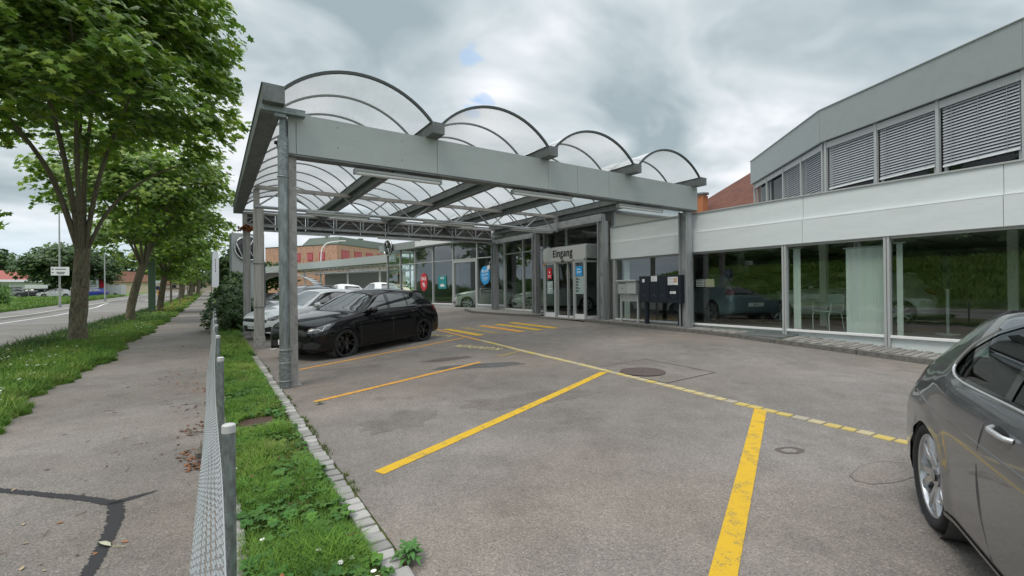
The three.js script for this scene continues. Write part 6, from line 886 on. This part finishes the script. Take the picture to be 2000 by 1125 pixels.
{ // far trees
  const far = (label, x, z, h, r, s, leaf = .8, per = 40, clumps = 80, pal = PALD) => tree({ name: 'background_tree', label, at: [x, z], fork: h * .22, r: .3, seed: s, leaf, clumps, per, clumpR: r * .24, limbs: 5, crown: { c: [0, h * .58, 0], r: [r, h * .44, r] }, kind: 'spray', pal });
  far('big round dark tree behind the direction sign', -21.9, -113, 9.4, 7.0, 201, .62, 60, 190); far('dark tree half hidden behind the nearest trunk', -19.0, -118, 7.0, 3.2, 202, .6, 40, 70, [[.035, .06, .03], [.05, .08, .04]]);
  far('small tree behind the red roof', -52, -190, 13, 5, 203, 1.0, 34, 60); far('tree above the far houses, left', -47, -268, 13.5, 6, 204, 1.2, 34, 60); far('tree above the far houses, right', -36, -262, 16, 8, 205, 1.3, 34, 90); far('tree closing the street far behind the green post', -13, -270, 14, 7, 206, 1.3, 34, 80); far('broad tree right of the far houses', -24, -285, 14, 8, 207, 1.3, 34, 80); far('distant tree left of the red roof', -95, -300, 12, 9, 208, 1.4, 30, 70);
  const R = rng(220), L = []; for (let i = 0; i < 5200; i++) { const x = -340 + R() * 460, z = -300 - R() * 30 - Math.abs(x) * .12, hh = 5 + 5 * fbm(x * .05 + 40, 3, 3); L.push([x, G(0, z) + R() * hh, z, 2.0 + R() * 2.0, 1]); } scatter('far_woods', 'distant dark woods on the horizon', LEAF.spray, M.leaf, L, PALD, 6);
  // maize and grass across the street
  const mz = (() => { const gs = [], r = rng(230); const pos = []; for (let k = 0; k < 9; k++) { const a = k * 2.4, h0 = .3 + k * .18, l = .55 + r() * .25, ca = Math.cos(a), sa = Math.sin(a), w = .045; const q = (t, s) => [ca * l * t - sa * w * s * (1 - t * t), h0 + .42 * t - .55 * t * t, sa * l * t + ca * w * s * (1 - t * t)]; for (let i = 0; i < 3; i++) { const t0 = i / 3, t1 = (i + 1) / 3; pos.push(...q(t0, -1), ...q(t0, 1), ...q(t1, 1), ...q(t0, -1), ...q(t1, 1), ...q(t1, -1)); } } const g = new THREE.BufferGeometry(); g.setAttribute('position', new THREE.Float32BufferAttribute(pos, 3)); g.setAttribute('uv', new THREE.Float32BufferAttribute(new Float32Array(pos.length / 3 * 2), 2)); g.computeVertexNormals(); gs.push(g, cyl(.018, 2.0, 0, 1.0, 0, 5)); return mg(gs); })();
  const ML = [], GL = []; for (let i = 0; i < 2600; i++) { const z = -62 - R() * 16, x = -16.1 - R() * 26 - Math.max(0, (-z - 62)) * .25; ML.push([x, G(x, z), z, .85 + R() * .25, 1]); } scatter('maize_field', 'dense green maize field across the street at the left edge', mz, grassMat, ML, [[.10, .22, .03], [.13, .26, .035], [.08, .18, .03]], .2);
  const gf = bladeGeo(9, .5, .03, 240, .5); for (let i = 0; i < 5000; i++) { const z = -42 - R() * 66, x = -13.35 - R() * 3.2; GL.push([x, G(x, z), z, .6 + R() * .7, 1]); } for (let i = 0; i < 1600; i++) { const x = -16 - R() * 10, z = -84 - R() * 22; GL.push([x, G(x, z), z, .5 + R() * .5, 1.1]); } scatter('roadside_grass', 'grass beyond the far pavement', gf, grassMat, GL, [[.10, .21, .03], [.13, .25, .04], [.17, .26, .05]], .4);
}
{ // cars at the dealer across the street
  const grp = undefined, mini = (label, px, pz, deg, c, sc = [1, 1.05, 1]) => { const k = car({ label, doors: 5, n: 44, scale: sc, paint: std(lin(...c), .3), rimStyle: 'split', rim: M.frame, badge: false }); parkCar(k, px, pz, deg, false); return k; };
  mini('small silver car parked at the far left below the red roof', -29.6, -116, 10, [.4, .42, .44]); mini('dark car next to the silver one across the street', -26.6, -113.5, -10, [.03, .035, .04]); mini('white car parked under the big round tree', -22.6, -108, 15, [.65, .66, .67]); mini('bright blue car beside the white totem across the street', -17.6, -107.5, 0, [.01, .03, .26]);
  const v = thing('delivery_van', 'white van beside the red banner across the street', 'van', [-16.3, G(-16, -112), -112], 2.9); part(v, 'body', (() => { const g = extr([[-2.4, .35], [2.3, .35], [2.45, .9], [1.9, 1.15], [1.2, 2.0], [.9, 2.1], [-2.4, 2.1]], 1.8, .05); g.translate(0, 0, -.9); return g; })(), std(lin(.62, .63, .64), .35)); for (const s of [-1, 1]) { part(v, 'door_window', extr([[.9, 1.2], [1.7, 1.2], [1.2, 1.85], [.9, 1.9]], .02).translate(0, 0, s * .96), M.carGlassDark); for (const x of [-1.5, 1.5]) part(v, 'wheel', cyl(.33, .2, 0, 0, 0, 20).rotateX(Math.PI / 2).translate(x, .33, s * .85), M.rubber); }
  const tt = thing('sign_totem', 'white and grey totem sign across the street', 'sign', [-18.0, G(-18, -110), -110], .1); part(tt, 'panel', box(1.5, 3.0, .3, 0, 1.5, 0, 0, .03), M.white); part(tt, 'print', [box(1.1, .18, .02, 0, 2.2, .16), box(.9, .12, .02, 0, 1.9, .16)], M.frameDark);
  const wt = thing('sign_board', 'white low sign board in front of the parked cars', 'sign', [-24.3, G(-24, -106), -106], .2); part(wt, 'panel', box(2.6, .6, .15, 0, 1.9, 0, 0, .02), M.white); for (const s of [-1, 1]) part(wt, 'post', cyl(.05, 1.7, s * .9, .85, 0, 8), M.galv);
  for (const [x, c, l, nm] of [[-16.9, [.62, .02, .05], 'red hanging flag on a pole across the street'], [-17.5, [.7, .7, .72], 'white hanging flag beside the red one']]) { const f = thing('flag', l, 'flag', [x, G(x, -111), -111], .2); part(f, 'pole', cyl(.05, 4.6, -.42, 2.3, 0, 8), M.galv); part(f, 'cloth', (() => { const q = []; for (let k = 0; k < 8; k++) { const f2 = s => V(-.4 + .85 * s / 8, 0, .06 * Math.sin(s * 1.4)), a = f2(k), b = f2(k + 1); q.push([a.clone().setY(1.7), b.clone().setY(1.65), b.clone().setY(4.4), a.clone().setY(4.5)]); } return quadGeo(q); })(), std(lin(...c), .8)); }
}
{ // buildings behind the lot
  const o = thing('office_block', 'orange-brown flat block with red-framed windows and green metal roof storey', 'building', [0, 0, 0]); const wm = std(lin(.55, .325, .235), .85, 0, { map: wearB }), gm = std(lin(.10, .125, .10), .55, .2), red = std(lin(.42, .035, .06), .6), pinkF = std(lin(.48, .26, .22), .7), blindR = std(lin(.50, .13, .15), .7);
  const A = V(15.67, 0, -71.04), B = V(7.2, 0, -82.5), C = V(28.5, 0, -80.6), top = 8.45, wall = (p, q, y0, y1, m, n, t = .3) => part(o, n, bar(V(p.x, (y0 + y1) / 2, p.z), V(q.x, (y0 + y1) / 2, q.z), t, y1 - y0), m);
  wall(A, B, 0, top, wm, 'wall'); wall(A, C, 0, top, wm, 'wall'); part(o, 'flat_roof', extr([[A.x, -A.z], [C.x, -C.z], [24, 92], [B.x, -B.z]], .1).rotateX(-Math.PI / 2).translate(0, top - .15, 0), gm);
  wall(A, B, top, top + .12, gm, 'coping', .4); wall(A, C, top, top + .12, gm, 'coping', .4);
  const face = (p, q, fs, w, y0, y1, m2) => { const d = q.clone().sub(p).normalize(), L = p.distanceTo(q), n = V(d.z, 0, -d.x); if (n.z < 0) n.multiplyScalar(-1); for (const f of fs) { const c = p.clone().addScaledVector(d, L * f).addScaledVector(n, .17), a = c.clone().addScaledVector(d, -w / 2), b = c.clone().addScaledVector(d, w / 2); const win = part(o, 'window', bar(V(a.x, (y0 + y1) / 2, a.z), V(b.x, (y0 + y1) / 2, b.z), .06, y1 - y0), red); const i0 = a.clone().addScaledVector(d, .1).addScaledVector(n, .03), i1 = b.clone().addScaledVector(d, -.1).addScaledVector(n, .03), mid = i0.clone().lerp(i1, .5), g = d.clone().multiplyScalar(.03); part(win, 'pane', [bar(V(i0.x, (y0 + y1) / 2, i0.z), V(mid.x - g.x, (y0 + y1) / 2, mid.z - g.z), .03, y1 - y0 - .2), bar(V(mid.x + g.x, (y0 + y1) / 2, mid.z + g.z), V(i1.x, (y0 + y1) / 2, i1.z), .03, y1 - y0 - .2)].slice(0, 1), m2); part(win, 'pane', bar(V(mid.x + g.x, (y0 + y1) / 2, mid.z + g.z), V(i1.x, (y0 + y1) / 2, i1.z), .03, y1 - y0 - .2), m2); part(win, 'shutter_box', bar(V(a.x, y1 + .14, a.z), V(b.x, y1 + .14, b.z), .08, .24), pinkF); } };
  face(A, B, [.20, .36, .53, .70], 1.05, 6.15, 7.35, blindR); face(A, C, [.09, .27, .45, .63, .81], 1.7, 6.3, 7.6, blindR);
  const up = (p, dy, ins) => V(p.x + ins[0], top + dy, p.z + ins[1]), cen = [18, -82]; const base = [V(11.6, top + .12, -77.2), V(15.8, top + .12, -71.8), V(27.6, top + .12, -80.6)], tp = [V(12.9, top + 1.45, -78.0), V(16.4, top + 1.45, -73.2), V(27.2, top + 1.45, -81.2)];
  part(o, 'roof_storey', quadGeo([[base[0], base[1], tp[1], tp[0]]]), gm); part(o, 'roof_storey', quadGeo([[base[1], base[2], tp[2], tp[1]]]), gm); part(o, 'roof_top', quadGeo([[tp[0], tp[1], tp[2], V(20, top + 1.45, -90)]]), gm);
  for (let k = 1; k < 30; k++) { const a = base[1].clone().lerp(base[2], k / 30), b = tp[1].clone().lerp(tp[2], k / 30); part(o, 'roof_seam', rod(a, b, .03, 4), gm); } for (let k = 1; k < 14; k++) { const a = base[0].clone().lerp(base[1], k / 14), b = tp[0].clone().lerp(tp[1], k / 14); part(o, 'roof_seam', rod(a, b, .03, 4), gm); }
  for (const [x, z] of [[15.0, -75.5], [21.0, -78.5]]) { const v = part(o, 'roof_vent', cyl(.35, .25, x, top + 1.75, z, 16, .5), M.frameDark); part(v, 'vent_stack', cyl(.2, .5, x, top + 1.5, z, 12), M.frameDark); }
  for (let k = 0; k < 2; k++) part(o, 'roof_window', bar(V(25.2 + k * 1.2, top + .7, -78.35 - k * .9), V(26.1 + k * 1.2, top + .7, -79.0 - k * .9), .2, .9), pinkF);
  const yl = thing('yard_lamp', 'white curved-arm yard lamp in front of the orange block', 'street lamp', [11.6, G(11, -62), -62]); part(yl, 'pole', tube([V(0, 0, 0), V(0, 5.2, 0), V(.15, 6.2, 0), V(.7, 6.9, 0), V(2.4, 7.3, 0)], .06, 8, 50), M.white); part(yl, 'lamp_head', box(.7, .12, .25, 2.7, 7.32, 0, 0, .04), M.white);
  const b = thing('yard_hall', 'small beige hall with red window frames right of the carport', 'building', [0, 0, 0]); part(b, 'wall', box(6, 3.6, .3, 19, 2.3, -60), std(lin(.55, .46, .34), .85)); part(b, 'roof', box(6.6, .3, 5, 19, 4.2, -61.8), M.frame); for (const x of [17.3, 19.0, 20.6]) { const w = part(b, 'window', box(1.3, 1.2, .1, x, 3.1, -59.82), red); part(w, 'pane', box(1.05, 1.0, .04, x, 3.1, -59.76), M.carGlassDark); } part(b, 'plinth', box(6, .5, .34, 19, 1.3, -59.95), red); part(b, 'wall_sign', box(1.2, .7, .06, 19.8, 2.2, -59.8), std(lin(.45, .62, .8), .5));
  // carport with grey roof edge, white lattice and profiled wall
  const c = thing('carport', 'long carport with grey roof edge and profiled metal wall behind the parked cars', 'carport', [0, 0, 0]); const R1 = V(12.6, 0, -36.6), L1 = V(7.7, 0, -54.75), L2 = V(3.8, 0, -69.2); const cw = (p, q, y0, y1, m, n, t) => part(c, n, bar(V(p.x, (y0 + y1) / 2, p.z), V(q.x, (y0 + y1) / 2, q.z), t, y1 - y0), m);
  cw(R1, L1, 3.86, 4.53, M.canopyGrey, 'roof_fascia', .12); cw(L1, L2, 3.9, 4.53, M.canopyGrey, 'roof_fascia', .12);
  part(c, 'roof', extr([[R1.x, -R1.z], [R1.x + 7, -R1.z + 2], [L2.x + 7, -L2.z + 2], [L2.x, -L2.z]], .12).rotateX(-Math.PI / 2).translate(0, 4.2, 0), M.frame);
  const dn = L1.clone().sub(R1).normalize(), nn = V(-dn.z, 0, dn.x); if (nn.x < 0) nn.multiplyScalar(-1); const sh = (p, d) => p.clone().addScaledVector(nn, d);
  const wallR = sh(R1.clone().addScaledVector(dn, 5.5), 3.2), wallL = sh(L1, 3.2); const corr = std(lin(.40, .42, .41), .6); const N = 60; for (let k = 0; k < N; k++) { const a = wallR.clone().lerp(wallL, k / N), e = wallR.clone().lerp(wallL, (k + .82) / N); part(c, 'wall_rib', bar(V(a.x, 2.1, a.z), V(e.x, 2.1, e.z), .07, 2.7), corr); } cw(sh(wallR, .08), sh(wallL, .08), .4, 3.5, corr, 'wall_sheet', .04);
  for (const f of [.2, .5, .8, 1]) { const p = sh(R1.clone().lerp(L1, f), .9); part(c, 'column', box(.14, 3.6, .14, p.x, 2.1, p.z), M.white); }
  for (const d of [.5, 2.0]) { const a = sh(R1, d), b2 = sh(L1, d); part(c, 'chord', rod(V(a.x, 3.75, a.z), V(b2.x, 3.85, b2.z), .05, 6), M.white); part(c, 'chord', rod(V(a.x, 3.25, a.z), V(b2.x, 3.4, b2.z), .05, 6), M.white); for (let k = 0; k < 22; k++) { const p = a.clone().lerp(b2, k / 22), q = a.clone().lerp(b2, (k + .5) / 22), r = a.clone().lerp(b2, (k + 1) / 22); part(c, 'lattice_bar', rod(V(p.x, 3.27, p.z), V(q.x, 3.8, q.z), .028, 5), M.white); part(c, 'lattice_bar', rod(V(q.x, 3.8, q.z), V(r.x, 3.3, r.z), .028, 5), M.white); } }
  { const p = L1.clone().lerp(L2, .6); part(c, 'name_plate', box(1.1, .36, .04, p.x - .1, 4.22, p.z + .3), M.white); }
  // arched shelter
  const s = thing('arched_shelter', 'white ribbed barrel-arched shelter behind the parked cars', 'shelter', [4.6, G(4.6, -44), -44], -.30); const n2 = 20, rr = 3.3, q = []; const pt = k => [-rr * Math.cos(Math.PI * k / n2), 1.15 + 1.85 * Math.sin(Math.PI * k / n2)]; for (let k = 0; k < n2; k++) { const [ax, ay] = pt(k), [bx, by] = pt(k + 1); part(s, 'roof_panel', bar(V((ax + bx) / 2, (ay + by) / 2, 0), V((ax + bx) / 2, (ay + by) / 2, -7), .02, .02).dispose() || quadGeo([[V(ax, ay, 0), V(bx, by, 0), V(bx, by, -7), V(ax, ay, -7)]]), std(lin(.66, .68, .69), .5)); part(s, 'roof_rib', rod(V(ax, ay + .02, 0), V(ax, ay + .02, -7), .035, 5), M.frameDark); }
  part(s, 'edge_arch', tube(Array.from({ length: 21 }, (_, k) => V(pt(k)[0], pt(k)[1], .02)), .05, 6, 60), M.frame); for (const x of [-rr, rr]) for (const z of [-.1, -6.9]) part(s, 'post', cyl(.06, 1.2, x, .6, z, 8), M.frame); part(s, 'rear_wall', box(6.2, 1.2, .06, 0, .6, -6.95), M.frameDark);
  // brown hipped roof and chimney behind the wing
  const h = thing('brown_roof_house', 'house with dark red-brown tiled roof rising behind the low wing', 'house', [0, 0, 0]); const e = 5.15, x0 = 22.6, x1 = 40, z0 = -18, z1 = -2; const P = [V(x0, e, z1), V(x0, e, z0), V(x1, e, z0), V(x1, e, z1)], r1 = V(32.2, 11.4, -13.2), r2 = V(36, 11.4, -10);
  const tileM = std(0xffffff, .85, 0, { map: tex(512, 512, (i, j) => { const n = vnoise(Math.floor(i / 14) * 3.7, Math.floor(j / 10) * 5.1), r = (j % 10) / 10, f = fbm(i * .02, j * .02, 4); const v = .36 + .10 * (n - .5) - (r < .15 ? .10 : 0) + .12 * (f - .5); return [v * 1.1, v * .66, v * .50]; }) }); const uvq = (w, hh) => [[0, 0], [w, 0], [w * .7, hh], [w * .3, hh]];
  part(h, 'roof', quadGeo([[P[0], P[1], r1, r1.clone().add(V(.01, 0, .01))]], [uvq(5, 3)]), tileM); part(h, 'roof', quadGeo([[P[1], P[2], r2, r1]], [uvq(5, 3)]), tileM); part(h, 'roof', quadGeo([[P[2], P[3], r2, r2.clone().add(V(.01, 0, 0))]], [uvq(5, 3)]), tileM); part(h, 'roof', quadGeo([[P[3], P[0], r1, r2]], [uvq(5, 3)]), tileM); part(h, 'wall', box(16.6, 5.1, 15.2, 31.3, 2.56, -10), wallBeige);
  const ck = part(h, 'chimney', box(.5, 1.7, .5, 23.55, 5.9, -15.9), std(lin(.42, .16, .07), .85)); part(ck, 'chimney_cap', [cyl(.42, .07, 23.55, 6.86, -15.9, 16), cyl(.26, .12, 23.55, 6.78, -15.9, 16)], M.frameDark);
}
{ // green bank and hedge across the street, opposite the wing
  const rows = [[-15.2, -.05], [-17, .25], [-20, 1.4], [-24, 2.8], [-28, 3.6], [-34, 4.0], [-60, 4.4]], zs2 = [70, 40, 20, 8, 0, -8, -16, -24, -32, -40, -46, -50], pos = [], uv = [], idx = []; zs2.forEach((z, j) => rows.forEach(([x, y]) => { const f = sstep(-51, -36, z) * sstep(72, 50, z); pos.push(x, y * f - .05, z); uv.push(x, -z); })); const n = rows.length; for (let j = 0; j < zs2.length - 1; j++) for (let i = 0; i < n - 1; i++) { const a = j * n + i; idx.push(a, a + n, a + 1, a + 1, a + n, a + n + 1); }
  const g = new THREE.BufferGeometry(); g.setAttribute('position', new THREE.Float32BufferAttribute(pos, 3)); g.setAttribute('uv', new THREE.Float32BufferAttribute(uv, 2)); g.setIndex(idx); g.computeVertexNormals(); struct('grass_bank', g, M.field, 'high grassy bank on the far side of the street');
  const R = rng(260), BL = [], HL = [], gf = bladeGeo(10, .55, .035, 261, .6); for (let i = 0; i < 9000; i++) { const z = -44 + R() * 90, t = R(), x = -16 - t * 12.5, k = (-x - 15.2), y = x > -17 ? .25 * (-15.2 - x) / 1.8 : x > -20 ? lerp(.25, 1.4, (-17 - x) / 3) : x > -24 ? lerp(1.4, 2.8, (-20 - x) / 4) : lerp(2.8, 3.6, (-24 - x) / 4); BL.push([x, y * sstep(-51, -36, z) - .05, z, .7 + R() * .6, 1]); } scatter('bank_grass', 'tall meadow grass on the bank', gf, grassMat, BL, [[.19, .34, .05], [.24, .38, .055], [.15, .28, .04]], .4);
  for (let i = 0; i < 9000; i++) { const z = -40 + R() * 90, x = -31 - R() * 4; HL.push([x, 3.6 + R() * (1.8 + 1.6 * fbm(z * .1 + 9, 4, 3)), z, .7 + R() * .5, 1]); } scatter('bank_hedge', 'dark hedge and trees along the top of the bank', LEAF.spray, M.leaf, HL, PALD, 6);
}
scene.traverse(o => { if (o.isMesh) { o.castShadow = true; o.receiveShadow = true; } });
renderer.render(scene, camera);
